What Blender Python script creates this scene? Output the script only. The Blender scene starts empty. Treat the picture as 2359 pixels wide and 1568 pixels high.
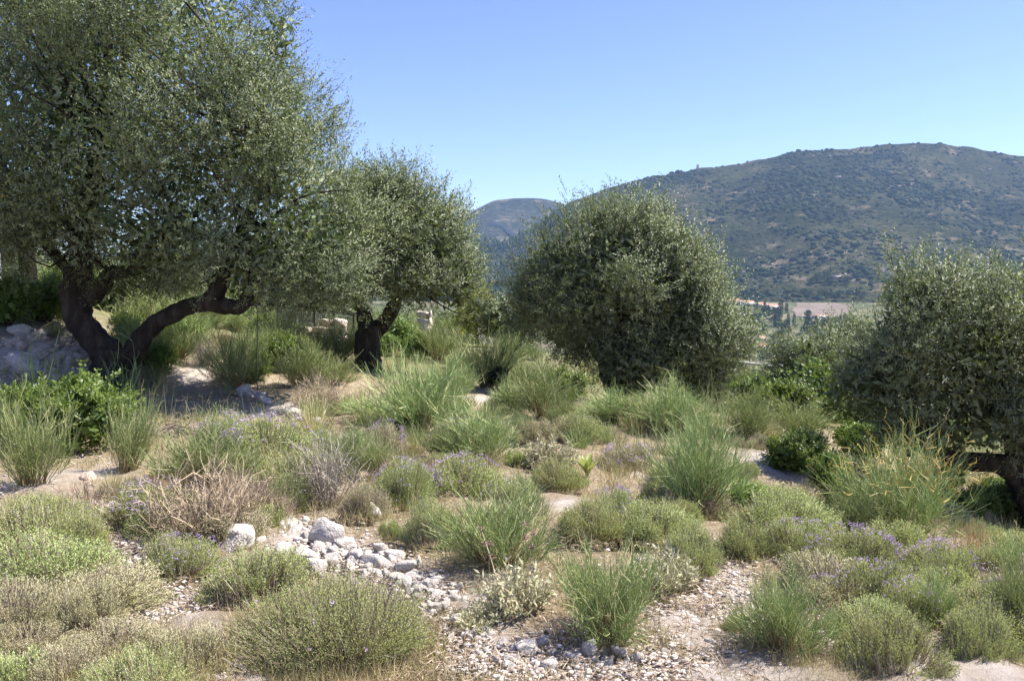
import bpy, math
import numpy as np
from mathutils import Vector, Matrix

R = math.radians
rng = np.random.default_rng(7)
sc = bpy.context.scene
C = sc.collection

# ------------------------------------------------------------------ camera
F = 887.0            # focal length in pixels of the 1024 x 680 frame
PITCH = math.atan(60.0 / F)
CAM = np.array([0.0, 0.0, 1.6])
cam_d = bpy.data.cameras.new('camera')
cam_d.sensor_width = 36.0
cam_d.lens = 36.0 * F / 1024.0
cam_d.clip_start = 0.05
cam_d.clip_end = 30000.0
cam = bpy.data.objects.new('camera', cam_d)
C.objects.link(cam)
cam.location = CAM
cam.rotation_euler = (math.pi / 2 - PITCH, 0, 0)
sc.camera = cam

# ------------------------------------------------------------------ sky and sun
SUN_AZ, SUN_EL = R(80), R(56)          # azimuth from +Y towards +X
world = bpy.data.worlds.new('World')
sc.world = world
world.use_nodes = True
wn, wl = world.node_tree.nodes, world.node_tree.links
wn.clear()
sky = wn.new('ShaderNodeTexSky')
sky.sky_type = 'NISHITA'
sky.sun_disc = False
sky.sun_elevation = SUN_EL
sky.sun_rotation = SUN_AZ
sky.altitude = 100
sky.air_density = 1.0
sky.dust_density = 0.3
sky.ozone_density = 4.5
bg = wn.new('ShaderNodeBackground')
bg.inputs[1].default_value = 0.098
wo = wn.new('ShaderNodeOutputWorld')
hsv = wn.new('ShaderNodeHueSaturation')
hsv.inputs['Saturation'].default_value = 1.10
hsv.inputs['Hue'].default_value = 0.524
wl.new(sky.outputs[0], hsv.inputs['Color'])
wl.new(hsv.outputs[0], bg.inputs[0])
wl.new(bg.outputs[0], wo.inputs[0])

sun_d = bpy.data.lights.new('sun', 'SUN')
sun_d.energy = 5.0
sun_d.angle = R(0.53)
sun_d.color = (1.0, 0.945, 0.85)
sun = bpy.data.objects.new('sun', sun_d)
C.objects.link(sun)
to_sun = Vector((math.sin(SUN_AZ) * math.cos(SUN_EL), math.cos(SUN_AZ) * math.cos(SUN_EL), math.sin(SUN_EL)))
sun.rotation_euler = to_sun.to_track_quat('Z', 'Y').to_euler()

vs = sc.view_settings
vs.view_transform = 'Standard'
vs.look = 'None'
vs.exposure = 1.22
vs.gamma = 1.0
vs.use_curve_mapping = False
sc.render.engine = 'CYCLES'
cy = sc.cycles
cy.max_bounces = 6
cy.diffuse_bounces = 3
cy.glossy_bounces = 2
cy.transmission_bounces = 3
cy.transparent_max_bounces = 6
cy.volume_bounces = 1
cy.sample_clamp_indirect = 6.0
cy.use_denoising = True

# ------------------------------------------------------------------ numeric helpers
K = 1024.0 / 2358.0                     # measuring grid of the photograph (2358 wide) -> frame pixels


def ray(dx, dy):
    """direction of a photo point (measured on the 2358-wide grid), scaled so that its y component is 1"""
    u = (dx * K - 512.0) / F
    v = (340.0 - dy * K) / F
    cp, sp = math.cos(PITCH), math.sin(PITCH)
    d = np.array([u, cp + v * sp, -sp + v * cp])
    return d / d[1]


def at(dx, dy, Y):
    return CAM + ray(dx, dy) * Y


def hash3(ix, iy, iz, seed):
    h = (ix.astype(np.int64) * 374761393 + iy.astype(np.int64) * 668265263 + iz.astype(np.int64) * 2147483647 + seed * 974634777) & 0x7fffffff
    h = (h ^ (h >> 13)) * 1274126177 & 0x7fffffff
    h = (h ^ (h >> 16)) & 0x7fffffff
    return (h % 100003) / 50001.5 - 1.0


def vnoise(P, freq=1.0, seed=0):
    P = np.asarray(P, float) * freq
    i = np.floor(P).astype(np.int64)
    f = P - i
    f = f * f * (3 - 2 * f)
    out = 0
    for a in (0, 1):
        wa = f[..., 0] if a else 1 - f[..., 0]
        for b in (0, 1):
            wb = f[..., 1] if b else 1 - f[..., 1]
            for c in (0, 1):
                wc = f[..., 2] if c else 1 - f[..., 2]
                out = out + wa * wb * wc * hash3(i[..., 0] + a, i[..., 1] + b, i[..., 2] + c, seed)
    return out


def fbm(P, freq, octv=4, seed=0, gain=0.5):
    s, a = 0, 1.0
    for k in range(octv):
        s = s + a * vnoise(P, freq * 2.03 ** k, seed + k * 17)
        a *= gain
    return s


def xyz(x, y):
    x, y = np.broadcast_arrays(np.asarray(x, float), np.asarray(y, float))
    return np.stack([x, y, np.zeros_like(x)], -1)


def unit(v):
    return v / np.maximum(np.linalg.norm(v, axis=-1, keepdims=True), 1e-9)


def sstep(x, a, b):
    t = np.clip((np.asarray(x, float) - a) / (b - a), 0, 1)
    return t * t * (3 - 2 * t)


def rdirs(n):
    return unit(rng.normal(size=(n, 3)))


class Geo:
    """collects faces with one random value each and links them as ONE mesh"""
    def __init__(self):
        self.v, self.f, self.r, self.n = [], [], [], 0
        self.c = []

    def add(self, V, Fc, r=None, cn=None):
        V = np.asarray(V, float).reshape(-1, 3)
        Fc = np.asarray(Fc, np.int64)
        self.v.append(V)
        self.f.append(Fc + self.n)
        self.n += len(V)
        if r is None:
            r = np.full(len(Fc), rng.random())
        self.r.append(np.broadcast_to(np.asarray(r, float), (len(Fc),)))
        self.c.append(np.zeros((len(Fc), 3)) if cn is None else cn)
        self.soft = getattr(self, 'soft', False) or cn is not None
        return self

    def mesh(self, name, mat, smooth=False):
        V = np.concatenate(self.v).astype(np.float32)
        ls = np.concatenate([f.reshape(-1) for f in self.f]).astype(np.int32)
        sz = np.concatenate([np.full(len(f), f.shape[1]) for f in self.f]).astype(np.int32)
        me = bpy.data.meshes.new(name)
        me.vertices.add(len(V))
        me.vertices.foreach_set('co', V.reshape(-1))
        me.loops.add(len(ls))
        me.loops.foreach_set('vertex_index', ls)
        me.polygons.add(len(sz))
        st = np.concatenate([[0], np.cumsum(sz)[:-1]]).astype(np.int32)
        me.polygons.foreach_set('loop_start', st)
        me.polygons.foreach_set('loop_total', sz)
        at_ = me.attributes.new('rnd', 'FLOAT', 'FACE')
        at_.data.foreach_set('value', np.concatenate(self.r).astype(np.float32))
        if self.soft:
            me.attributes.new('cn', 'FLOAT_VECTOR', 'FACE').data.foreach_set('vector', np.concatenate(self.c).astype(np.float32).reshape(-1))
        me.update(calc_edges=True)
        if smooth:
            me.polygons.foreach_set('use_smooth', np.ones(len(sz), bool))
        me.materials.append(mat)
        return me


def leaves(g, P, D, S, L, W, r, mid=0.45, cn=None):
    """rhombic leaf blades: base P, direction D, width direction S"""
    n = len(P)
    L = np.broadcast_to(L, (n,))[:, None]
    W = np.broadcast_to(W, (n,))[:, None]
    V = np.stack([P, P + D * L * mid + S * W * .5, P + D * L, P + D * L * mid - S * W * .5], 1)
    Fc = np.arange(n * 4).reshape(n, 4)
    g.add(V, Fc, r, cn)


def ribbons(g, paths, w0, w1, r, side=None):
    n, m = paths.shape[:2]
    t = np.linspace(0, 1, m)[None, :, None]
    w0 = np.broadcast_to(w0, (n,))[:, None, None]
    w1 = np.broadcast_to(w1, (n,))[:, None, None]
    w = (w0 + (w1 - w0) * t) * .5
    if side is None:
        d = unit(paths[:, -1] - paths[:, 0])
        side = unit(np.cross(d, rdirs(n)))
    s = side[:, None, :]
    V = np.stack([paths + s * w, paths - s * w], 2)
    idx = np.arange(n * m * 2).reshape(n, m, 2)
    q = np.stack([idx[:, :-1, 0], idx[:, 1:, 0], idx[:, 1:, 1], idx[:, :-1, 1]], -1).reshape(-1, 4)
    g.add(V, q, np.repeat(np.broadcast_to(r, (n,)), m - 1))


def smooth_path(pts, k=6):
    pts = np.asarray(pts, float)
    P = np.vstack([2 * pts[0] - pts[1], pts, 2 * pts[-1] - pts[-2]])
    out = []
    for i in range(1, len(P) - 2):
        p0, p1, p2, p3 = P[i - 1], P[i], P[i + 1], P[i + 2]
        for t in np.arange(k) / k:
            out.append(.5 * ((2 * p1) + (p2 - p0) * t + (2 * p0 - 5 * p1 + 4 * p2 - p3) * t * t + (3 * p1 - p0 - 3 * p2 + p3) * t ** 3))
    out.append(pts[-1])
    return np.array(out)


def tube(g, pts, rad, sides=10, k=5, rough=0.0, seed=0, flare=0.0):
    """a bark-covered limb through pts with the radii rad"""
    pts = np.asarray(pts, float)
    rad = np.interp(np.linspace(0, len(rad) - 1, (len(pts) - 1) * k + 1), np.arange(len(rad)), rad)
    P = smooth_path(pts, k) if k > 1 else pts
    m = len(P)
    T = unit(np.gradient(P, axis=0))
    ref = np.array([0.3, 1.0, 0.1])
    A = unit(np.cross(T, ref))
    B = np.cross(T, A)
    th = np.linspace(0, 2 * np.pi, sides, endpoint=False)
    ring = A[:, None] * np.cos(th)[None, :, None] + B[:, None] * np.sin(th)[None, :, None]
    if flare:
        tt = np.linspace(0, 1, m)
        rad = rad * (1 + flare * np.exp(-tt * 7))
    rr = rad[:, None] * np.ones((m, sides))
    if rough:
        Q = P[:, None] + ring * rad[:, None, None]
        rr = rr * (1 + rough * vnoise(Q * np.array([1, 1, .45]), 6.0, seed) + rough * .6 * vnoise(Q, 15.0, seed + 5))
        rr = rr * (1 + rough * .5 * np.sin(th * 3 + seed)[None, :] * np.exp(-np.linspace(0, 3, m))[:, None])
        tw_ = np.linspace(0, 2.5, m)[:, None]
        rr = rr * (1 + rough * .45 * np.abs(np.sin(th[None, :] * 2.5 + tw_ + .8 * np.sin(tw_ * 3))) - rough * .2)
    V = P[:, None] + ring * rr[:, :, None]
    idx = np.arange(m * sides).reshape(m, sides)
    nx = np.roll(idx, -1, 1)
    q = np.stack([idx[:-1], nx[:-1], nx[1:], idx[1:]], -1).reshape(-1, 4)
    g.add(V, q)
    g.add(np.vstack([V[-1], P[-1]]), np.stack([np.arange(sides), (np.arange(sides) + 1) % sides, np.full(sides, sides)], -1))


# ------------------------------------------------------------------ scene tagging
def put(o, parent=None):
    C.objects.link(o)
    if parent is not None:
        o.parent = parent
    return o


def tag(o, label=None, cat=None, group=None, kind=None):
    if label:
        o['label'] = label
    if cat:
        o['category'] = cat
    if group:
        o['group'] = group
    if kind:
        o['kind'] = kind
    return o


def thing(name, label, cat, loc=(0, 0, 0), group=None, rz=0.0, scale=(1, 1, 1)):
    o = bpy.data.objects.new(name, None)
    o.empty_display_size = 0.1
    o.location = Vector(loc)
    o.rotation_euler = (0, 0, rz)
    o.scale = scale
    put(o)
    return tag(o, label, cat, group)


def part(name, me, parent):
    o = put(bpy.data.objects.new(name, me), parent)
    if name in ('flowers', 'seed_tips', 'foliage', 'crown', 'twigs', 'blades', 'dried_flower_heads'):
        o['kind'] = 'stuff'
    return o


def rel(V, o):
    return np.asarray(V, float) - np.array(o.location)


# ------------------------------------------------------------------ materials
def node_mat(name):
    m = bpy.data.materials.new(name)
    m.use_nodes = True
    nt = m.node_tree
    nt.nodes.clear()
    out = nt.nodes.new('ShaderNodeOutputMaterial')
    return m, nt.nodes, nt.links, out


def ramp(nodes, stops):
    r = nodes.new('ShaderNodeValToRGB')
    el = r.color_ramp.elements
    while len(el) < len(stops):
        el.new(0.5)
    for e, (p, c) in zip(el, stops):
        e.position = p
        e.color = (*c, 1)
    return r


def leaf_mat(name, stops, under=None, rough=0.5, trans=0.25, tcol=(0.2, 0.3, 0.05), spec=0.4, soft=0.0):
    m, N, L, out = node_mat(name)
    a = N.new('ShaderNodeAttribute')
    a.attribute_name = 'rnd'
    oi = N.new('ShaderNodeObjectInfo')
    rp = ramp(N, stops)
    L.new(a.outputs['Fac'], rp.inputs[0])
    hs = N.new('ShaderNodeHueSaturation')
    mr = N.new('ShaderNodeMapRange')
    mr.inputs['To Min'].default_value = 0.8
    mr.inputs['To Max'].default_value = 1.2
    L.new(oi.outputs['Random'], mr.inputs['Value'])
    L.new(mr.outputs[0], hs.inputs['Value'])
    mr2 = N.new('ShaderNodeMapRange')
    mr2.inputs['To Min'].default_value = 0.485
    mr2.inputs['To Max'].default_value = 0.515
    L.new(oi.outputs['Random'], mr2.inputs['Value'])
    L.new(mr2.outputs[0], hs.inputs['Hue'])
    L.new(rp.outputs[0], hs.inputs['Color'])
    col = hs.outputs[0]
    if under:
        ge = N.new('ShaderNodeNewGeometry')
        mx = N.new('ShaderNodeMix')
        mx.data_type = 'RGBA'
        L.new(ge.outputs['Backfacing'], mx.inputs['Factor'])
        L.new(col, mx.inputs['A'])
        mx.inputs['B'].default_value = (*under, 1)
        col = mx.outputs['Result']
    p = N.new('ShaderNodeBsdfPrincipled')
    p.inputs['Roughness'].default_value = rough
    p.inputs['Specular IOR Level'].default_value = spec
    L.new(col, p.inputs['Base Color'])
    if soft:
        # leaves of one spray share part of their orientation, so sprays catch the light as clumps
        gn = N.new('ShaderNodeNewGeometry')
        ca = N.new('ShaderNodeAttribute')
        ca.attribute_name = 'cn'
        vt = N.new('ShaderNodeVectorTransform')
        vt.vector_type = 'NORMAL'
        vt.convert_from = 'OBJECT'
        vt.convert_to = 'WORLD'
        L.new(ca.outputs['Vector'], vt.inputs[0])
        ml = N.new('ShaderNodeVectorMath')
        ml.operation = 'SCALE'
        ml.inputs['Scale'].default_value = soft
        L.new(vt.outputs[0], ml.inputs[0])
        ad = N.new('ShaderNodeVectorMath')
        ad.operation = 'ADD'
        L.new(gn.outputs['Normal'], ad.inputs[0])
        L.new(ml.outputs[0], ad.inputs[1])
        nm = N.new('ShaderNodeVectorMath')
        nm.operation = 'NORMALIZE'
        L.new(ad.outputs[0], nm.inputs[0])
        L.new(nm.outputs[0], p.inputs['Normal'])
    if trans > 0:
        t = N.new('ShaderNodeBsdfTranslucent')
        t.inputs[0].default_value = (*tcol, 1)
        ms = N.new('ShaderNodeMixShader')
        ms.inputs[0].default_value = trans
        L.new(p.outputs[0], ms.inputs[1])
        L.new(t.outputs[0], ms.inputs[2])
        L.new(ms.outputs[0], out.inputs[0])
    else:
        L.new(p.outputs[0], out.inputs[0])
    return m


def noise_mat(name, stops, scale=5.0, detail=6.0, rough=0.9, bump=0.0, bscale=None, stretch=None, spec=0.2, dist=0.05):
    m, N, L, out = node_mat(name)
    tc = N.new('ShaderNodeTexCoord')
    mp = N.new('ShaderNodeMapping')
    if stretch:
        mp.inputs['Scale'].default_value = stretch
    L.new(tc.outputs['Object'], mp.inputs[0])
    nz = N.new('ShaderNodeTexNoise')
    nz.inputs['Scale'].default_value = scale
    nz.inputs['Detail'].default_value = detail
    nz.inputs['Roughness'].default_value = 0.65
    L.new(mp.outputs[0], nz.inputs['Vector'])
    rp = ramp(N, stops)
    L.new(nz.outputs[0], rp.inputs[0])
    p = N.new('ShaderNodeBsdfPrincipled')
    p.inputs['Roughness'].default_value = rough
    p.inputs['Specular IOR Level'].default_value = spec
    L.new(rp.outputs[0], p.inputs['Base Color'])
    if bump:
        n2 = N.new('ShaderNodeTexNoise')
        n2.inputs['Scale'].default_value = bscale or scale * 3
        n2.inputs['Detail'].default_value = 8
        L.new(mp.outputs[0], n2.inputs['Vector'])
        b = N.new('ShaderNodeBump')
        b.inputs['Strength'].default_value = bump
        b.inputs['Distance'].default_value = dist
        L.new(n2.outputs[0], b.inputs['Height'])
        L.new(b.outputs[0], p.inputs['Normal'])
    L.new(p.outputs[0], out.inputs[0])
    return m


M = {}
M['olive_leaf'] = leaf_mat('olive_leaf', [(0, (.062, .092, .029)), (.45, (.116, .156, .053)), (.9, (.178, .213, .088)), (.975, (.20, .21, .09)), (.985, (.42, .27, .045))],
                           under=(.20, .228, .125), rough=.5, trans=.2, tcol=(.26, .33, .08), spec=.3, soft=1.0)
M['fig_leaf'] = leaf_mat('fig_leaf', [(0, (.05, .085, .015)), (.6, (.10, .155, .03)), (1, (.17, .23, .05))], rough=.5, trans=.25, tcol=(.24, .34, .05))
M['yellow_leaf'] = leaf_mat('yellow_leaf', [(0, (.16, .19, .03)), (.6, (.30, .32, .06)), (1, (.42, .40, .09))], rough=.55, trans=.25, tcol=(.4, .42, .06))
M['lentisk_leaf'] = leaf_mat('lentisk_leaf', [(0, (.055, .10, .018)), (.6, (.115, .175, .032)), (1, (.21, .265, .06))], rough=.45, trans=.28, tcol=(.26, .36, .05), soft=.6)
M['thyme_leaf'] = leaf_mat('thyme_leaf', [(0, (.215, .275, .085)), (.5, (.335, .395, .15)), (.85, (.47, .50, .235)), (1, (.58, .55, .34))], rough=.7, trans=.3, tcol=(.50, .56, .15), spec=.15, soft=.8)
M['thyme_dry'] = leaf_mat('thyme_dry', [(0, (.30, .30, .14)), (.5, (.43, .40, .23)), (1, (.56, .50, .35))], rough=.7, trans=.25, tcol=(.5, .46, .2), spec=.15, soft=.8)
M['thyme_wood'] = leaf_mat('thyme_wood', [(0, (.14, .095, .06)), (.5, (.31, .24, .17)), (1, (.50, .44, .36))], rough=.85, trans=0, spec=.1)
M['flower'] = leaf_mat('flower', [(0, (.34, .26, .39)), (.5, (.45, .365, .49)), (1, (.56, .48, .58))], rough=.7, trans=.25, tcol=(.5, .3, .6), spec=.2)
M['broom_stem'] = leaf_mat('broom_stem', [(0, (.13, .19, .06)), (.5, (.24, .305, .105)), (.85, (.40, .43, .19)), (1, (.56, .50, .27))], rough=.6, trans=.12, tcol=(.25, .34, .1), spec=.3)
M['broom_tip'] = leaf_mat('broom_tip', [(0, (.36, .26, .07)), (.5, (.48, .36, .10)), (1, (.55, .44, .18))], rough=.7, trans=.1, tcol=(.4, .3, .1), spec=.2)
M['broom_wood'] = leaf_mat('broom_wood', [(0, (.16, .12, .06)), (.5, (.26, .20, .10)), (1, (.38, .30, .17))], rough=.85, trans=0, spec=.1)
M['dry_twig'] = leaf_mat('dry_twig', [(0, (.16, .11, .08)), (.45, (.33, .25, .19)), (.8, (.48, .37, .27)), (1, (.58, .44, .28))], rough=.85, trans=0, spec=.1)
M['grey_twig'] = leaf_mat('grey_twig', [(0, (.16, .13, .10)), (.5, (.31, .265, .22)), (1, (.50, .44, .37))], rough=.85, trans=0, spec=.1)
M['straw'] = leaf_mat('straw', [(0, (.38, .24, .10)), (.5, (.52, .36, .17)), (1, (.66, .52, .30))], rough=.8, trans=.15, tcol=(.5, .4, .2), spec=.2)
M['rust_leaf'] = leaf_mat('rust_leaf', [(0, (.20, .11, .06)), (.5, (.34, .20, .11)), (1, (.48, .32, .18))], rough=.7, trans=.15, tcol=(.5, .25, .08), spec=.2)
M['sage_leaf'] = leaf_mat('sage_leaf', [(0, (.34, .34, .20)), (.5, (.50, .48, .32)), (1, (.66, .62, .44))], rough=.85, trans=.2, tcol=(.5, .5, .25), spec=.1)
M['squill_leaf'] = leaf_mat('squill_leaf', [(0, (.24, .31, .08)), (.6, (.34, .40, .12)), (1, (.46, .47, .20))], rough=.5, trans=.25, tcol=(.45, .52, .12))
M['grass'] = leaf_mat('grass', [(0, (.20, .20, .075)), (.35, (.34, .31, .14)), (.7, (.50, .42, .24)), (1, (.66, .56, .38))], rough=.75, trans=.2, tcol=(.45, .4, .15), spec=.2)
M['green_grass'] = leaf_mat('green_grass', [(0, (.15, .20, .07)), (.5, (.26, .30, .13)), (.85, (.40, .40, .21)), (1, (.55, .49, .29))], rough=.65, trans=.2, tcol=(.3, .38, .1), spec=.3)
M['dark_leaf'] = leaf_mat('dark_leaf', [(0, (.022, .042, .018)), (1, (.055, .085, .035))], rough=.6, trans=.1, tcol=(.1, .15, .03), spec=.2)
M['scrub_leaf'] = leaf_mat('scrub_leaf', [(0, (.012, .022, .011)), (1, (.034, .048, .024))], rough=.9, trans=0, spec=.05)
M['far_olive'] = leaf_mat('far_olive', [(0, (.085, .105, .05)), (1, (.17, .19, .11))], rough=.7, trans=.1, tcol=(.15, .18, .06), spec=.2)
M['bark'] = noise_mat('bark', [(.25, (.018, .014, .011)), (.5, (.042, .034, .027)), (.75, (.095, .082, .068))], scale=9, rough=.95, bump=.8, bscale=30, stretch=(1, 1, .3), spec=.1, dist=.03)
M['limestone'] = noise_mat('limestone', [(.25, (.22, .20, .175)), (.36, (.40, .365, .325)), (.52, (.51, .465, .415)), (.66, (.58, .53, .48)), (.82, (.46, .375, .305))], scale=2.6, detail=9, rough=.95, bump=.55, bscale=7, spec=.1, dist=.05)
M['limestone_grey'] = noise_mat('limestone_grey', [(.25, (.20, .185, .17)), (.5, (.38, .35, .32)), (.75, (.54, .50, .46))], scale=4, detail=9, rough=.95, bump=.55, bscale=7, spec=.1, dist=.05)
M['gravel'] = leaf_mat('gravel', [(0, (.40, .34, .29)), (.4, (.60, .53, .47)), (1, (.76, .71, .65))], rough=.95, trans=0, spec=.1)
M['litter'] = leaf_mat('litter', [(0, (.16, .11, .07)), (.5, (.36, .27, .18)), (1, (.58, .48, .36))], rough=.9, trans=0, spec=.1)
M['plaster'] = noise_mat('plaster', [(.3, (.62, .55, .48)), (.7, (.76, .72, .66))], scale=.6)
M['pale_plaster'] = noise_mat('pale_plaster', [(.3, (.60, .48, .34)), (.7, (.74, .62, .46))], scale=.6)
M['roof_tile'] = noise_mat('roof_tile', [(.3, (.30, .17, .115)), (.7, (.42, .26, .18))], scale=2.0, bump=.5, bscale=6)
M['window_dark'] = noise_mat('window_dark', [(.3, (.05, .055, .06)), (.7, (.09, .09, .1))], scale=2, rough=.2, spec=.5)
M['field'] = noise_mat('field', [(.3, (.12, .095, .075)), (.5, (.17, .135, .108)), (.75, (.22, .18, .145))], scale=.05, detail=8)
M['road'] = noise_mat('road', [(.3, (.30, .28, .26)), (.7, (.40, .38, .36))], scale=.2)
M['track'] = noise_mat('track', [(.3, (.28, .235, .19)), (.7, (.38, .325, .27))], scale=.1)
M['ruin_stone'] = noise_mat('ruin_stone', [(.3, (.34, .26, .22)), (.7, (.52, .42, .36))], scale=1.2, bump=.6, bscale=5)
M['pink_stone'] = noise_mat('pink_stone', [(.3, (.50, .40, .33)), (.5, (.64, .53, .45)), (.75, (.72, .64, .57))], scale=5, bump=.6, bscale=25, dist=.02)
M['bank_stone'] = noise_mat('bank_stone', [(.28, (.24, .19, .155)), (.45, (.44, .36, .30)), (.6, (.56, .48, .41)), (.78, (.48, .36, .28))], scale=2.6, detail=9, rough=.95, bump=.55, bscale=7, spec=.1, dist=.05)
M['wire'] = noise_mat('wire', [(.3, (.35, .35, .35)), (.7, (.5, .5, .5))], scale=4, rough=.5, spec=.5)
M['dark_wire'] = noise_mat('dark_wire', [(.3, (.05, .045, .04)), (.7, (.1, .09, .08))], scale=4, rough=.7)
M['white_paint'] = noise_mat('white_paint', [(.3, (.70, .66, .66)), (.7, (.82, .79, .79))], scale=4, rough=.7)

# ------------------------------------------------------------------ terrain shape
CP = [(-3, 3.4, .05), (0, 3.4, 0), (3, 3.4, -.05), (-1, 0, .05), (3, 0, 0), (-4, 0, .15), (-3.5, 6, .12), (0, 6, 0), (2.5, 6, -.14),
      (-15, 32, .4), (0, 32, -.9), (10, 32, -3.2), (20, 32, -6.5), (-20, 15, 2.8), (14, 12, -2.6), (12, 4, -1.4), (-10, 4, .8), (-8, 24, .75)]
for (dx, dy, Y) in [(235, 905, 12), (60, 870, 11.3), (60, 752, 12.9), (0, 748, 12.6), (0, 870, 11.2), (480, 880, 12.5), (865, 850, 16), (700, 960, 10.5), (1150, 920, 12.5), (1430, 935, 14.5),
                    (1600, 1160, 7.0), (2000, 1250, 6.1), (2330, 1310, 5.7), (1700, 1000, 10), (1830, 1080, 8.8), (2190, 1200, 8.8), (2340, 1250, 9.5), (2100, 1100, 10.3),
                    (1850, 960, 16), (1740, 920, 18), (300, 720, 22), (100, 690, 20), (600, 740, 24), (800, 800, 22), (1050, 800, 21), (1150, 805, 22),
                    (0, 1100, 7), (0, 1000, 9), (2200, 1275, 6.4), (1400, 1040, 9.2), (180, 800, 12.6)]:
    CP.append(tuple(at(dx, dy, Y)))
CP = np.array(CP)


def tps(r2):
    return np.where(r2 > 1e-9, r2 * np.log(np.maximum(r2, 1e-9)), 0)


_n = len(CP)
_A = np.zeros((_n + 3, _n + 3))
_A[:_n, :_n] = tps(((CP[:, None, :2] - CP[None, :, :2]) ** 2).sum(-1)) + np.eye(_n) * 0.15
_A[:_n, _n] = 1
_A[:_n, _n + 1:] = CP[:, :2]
_A[_n:, :_n] = _A[:_n, _n:].T
_W = np.linalg.solve(_A, np.concatenate([CP[:, 2], np.zeros(3)]))

FY = np.array([0, 30, 60, 120, 250, 400, 470, 520, 650, 850, 950, 1050, 1300, 6000])
FZ = np.array([.5, -1.7, -7.5, -17, -36, -48.5, -50.6, -51.3, -49.9, -35.2, -20.2, -24, -58, -58])


def gz(x, y):
    x, y = np.broadcast_arrays(np.asarray(x, float), np.asarray(y, float))
    sh = x.shape
    x, y = x.reshape(-1), y.reshape(-1)
    d2 = (x[:, None] - CP[None, :, 0]) ** 2 + (y[:, None] - CP[None, :, 1]) ** 2
    near = tps(d2) @ _W[:_n] + _W[_n] + _W[_n + 1] * x + _W[_n + 2] * y
    near = np.clip(near, -9, 5)
    r = np.hypot(x, y)
    far = np.interp(np.where(y > 0, r, 0), FY, FZ)
    far = far + np.clip(-x * .07, -3, 14) * sstep(400 - r, 0, 250)
    w = sstep(r, 25, 58)
    return (near * (1 - w) + far * w).reshape(sh)


HILL = np.array([(-900, 262), (-400, 258), (0, 254), (250, 252), (400, 248), (440, 243), (475, 242), (500, 243), (515, 242), (530, 236), (545, 218), (561, 204), (579, 198), (608, 187), (628, 181), (650, 177), (675, 172), (697, 167.3),
                 (710, 168), (737, 163.5), (762, 158), (791, 150.5), (824, 149), (861, 147), (885, 143.7), (910, 143), (942, 142.5), (965, 147), (989, 152), (1024, 157), (1150, 178), (1400, 215), (1700, 250), (2100, 268)])
HY0, HY1 = 1000.0, 1950.0


_hx = np.arange(-1000., 2200., 2.)
_hy = np.interp(_hx, HILL[:, 0], CAM[2] + HY1 * np.tan(-PITCH + np.arctan((340 - HILL[:, 1]) / F)))
_k = np.exp(-.5 * (np.arange(-24, 25) / 7.) ** 2)
_hy = np.convolve(np.pad(_hy, 24, mode='edge'), _k / _k.sum(), mode='valid')
_hy = _hy + 2.2 * fbm(np.stack([_hx * .06, _hx * 0, _hx * 0], -1), 1.0, 4, 13)


def crest_z(px):
    return np.interp(px, _hx, _hy)


def hz(x, y):
    """height of the big hill"""
    px = 512 + x / y * F
    zc = crest_z(px)
    v = np.clip((y - HY0) / (HY1 - HY0), 0, 1.0)
    zb = -24.0
    z = zb + (zc - zb) * (v * (0.78 + .22 * v))
    P = xyz(x, y)
    env = np.sin(np.pi * np.clip(v, 0, 1)) ** .8
    z = z + env * (16 * fbm(P * np.array([1, .45, 1]), 1 / 260., 4, 3) + 3.5 * fbm(P, 1 / 45., 3, 9)) * np.clip((zc - zb) / 200, .15, 1)
    back = np.clip(y - HY1, 0, None)
    return z - back * .35


def hit(dx, dy, ymax=1000., hill=False):
    """where the line of sight through a photo point meets the ground (or the hill)"""
    d = ray(dx, dy)
    if hill:
        ys = np.linspace(HY0, HY1, 400)
        z = hz(d[0] * ys, ys)
    else:
        ys = np.concatenate([np.linspace(1.5, 40, 500), np.geomspace(40.2, ymax, 400)])
        z = gz(d[0] * ys, ys)
    below = np.where(CAM[2] + d[2] * ys <= z)[0]
    i = below[0] if len(below) else len(ys) - 1
    if i > 0:
        a = CAM[2] + d[2] * ys[i - 1] - z[i - 1]
        b = CAM[2] + d[2] * ys[i] - z[i]
        t = a / (a - b) if abs(a - b) > 1e-9 else 1
        y = ys[i - 1] + (ys[i] - ys[i - 1]) * min(max(t, 0), 1)
    else:
        y = ys[0]
    return np.array([d[0] * y, y, float((hz if hill else gz)(d[0] * y, y))])


def mpd(Y):
    """metres per photo-grid unit at distance Y"""
    return Y * K / F


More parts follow.
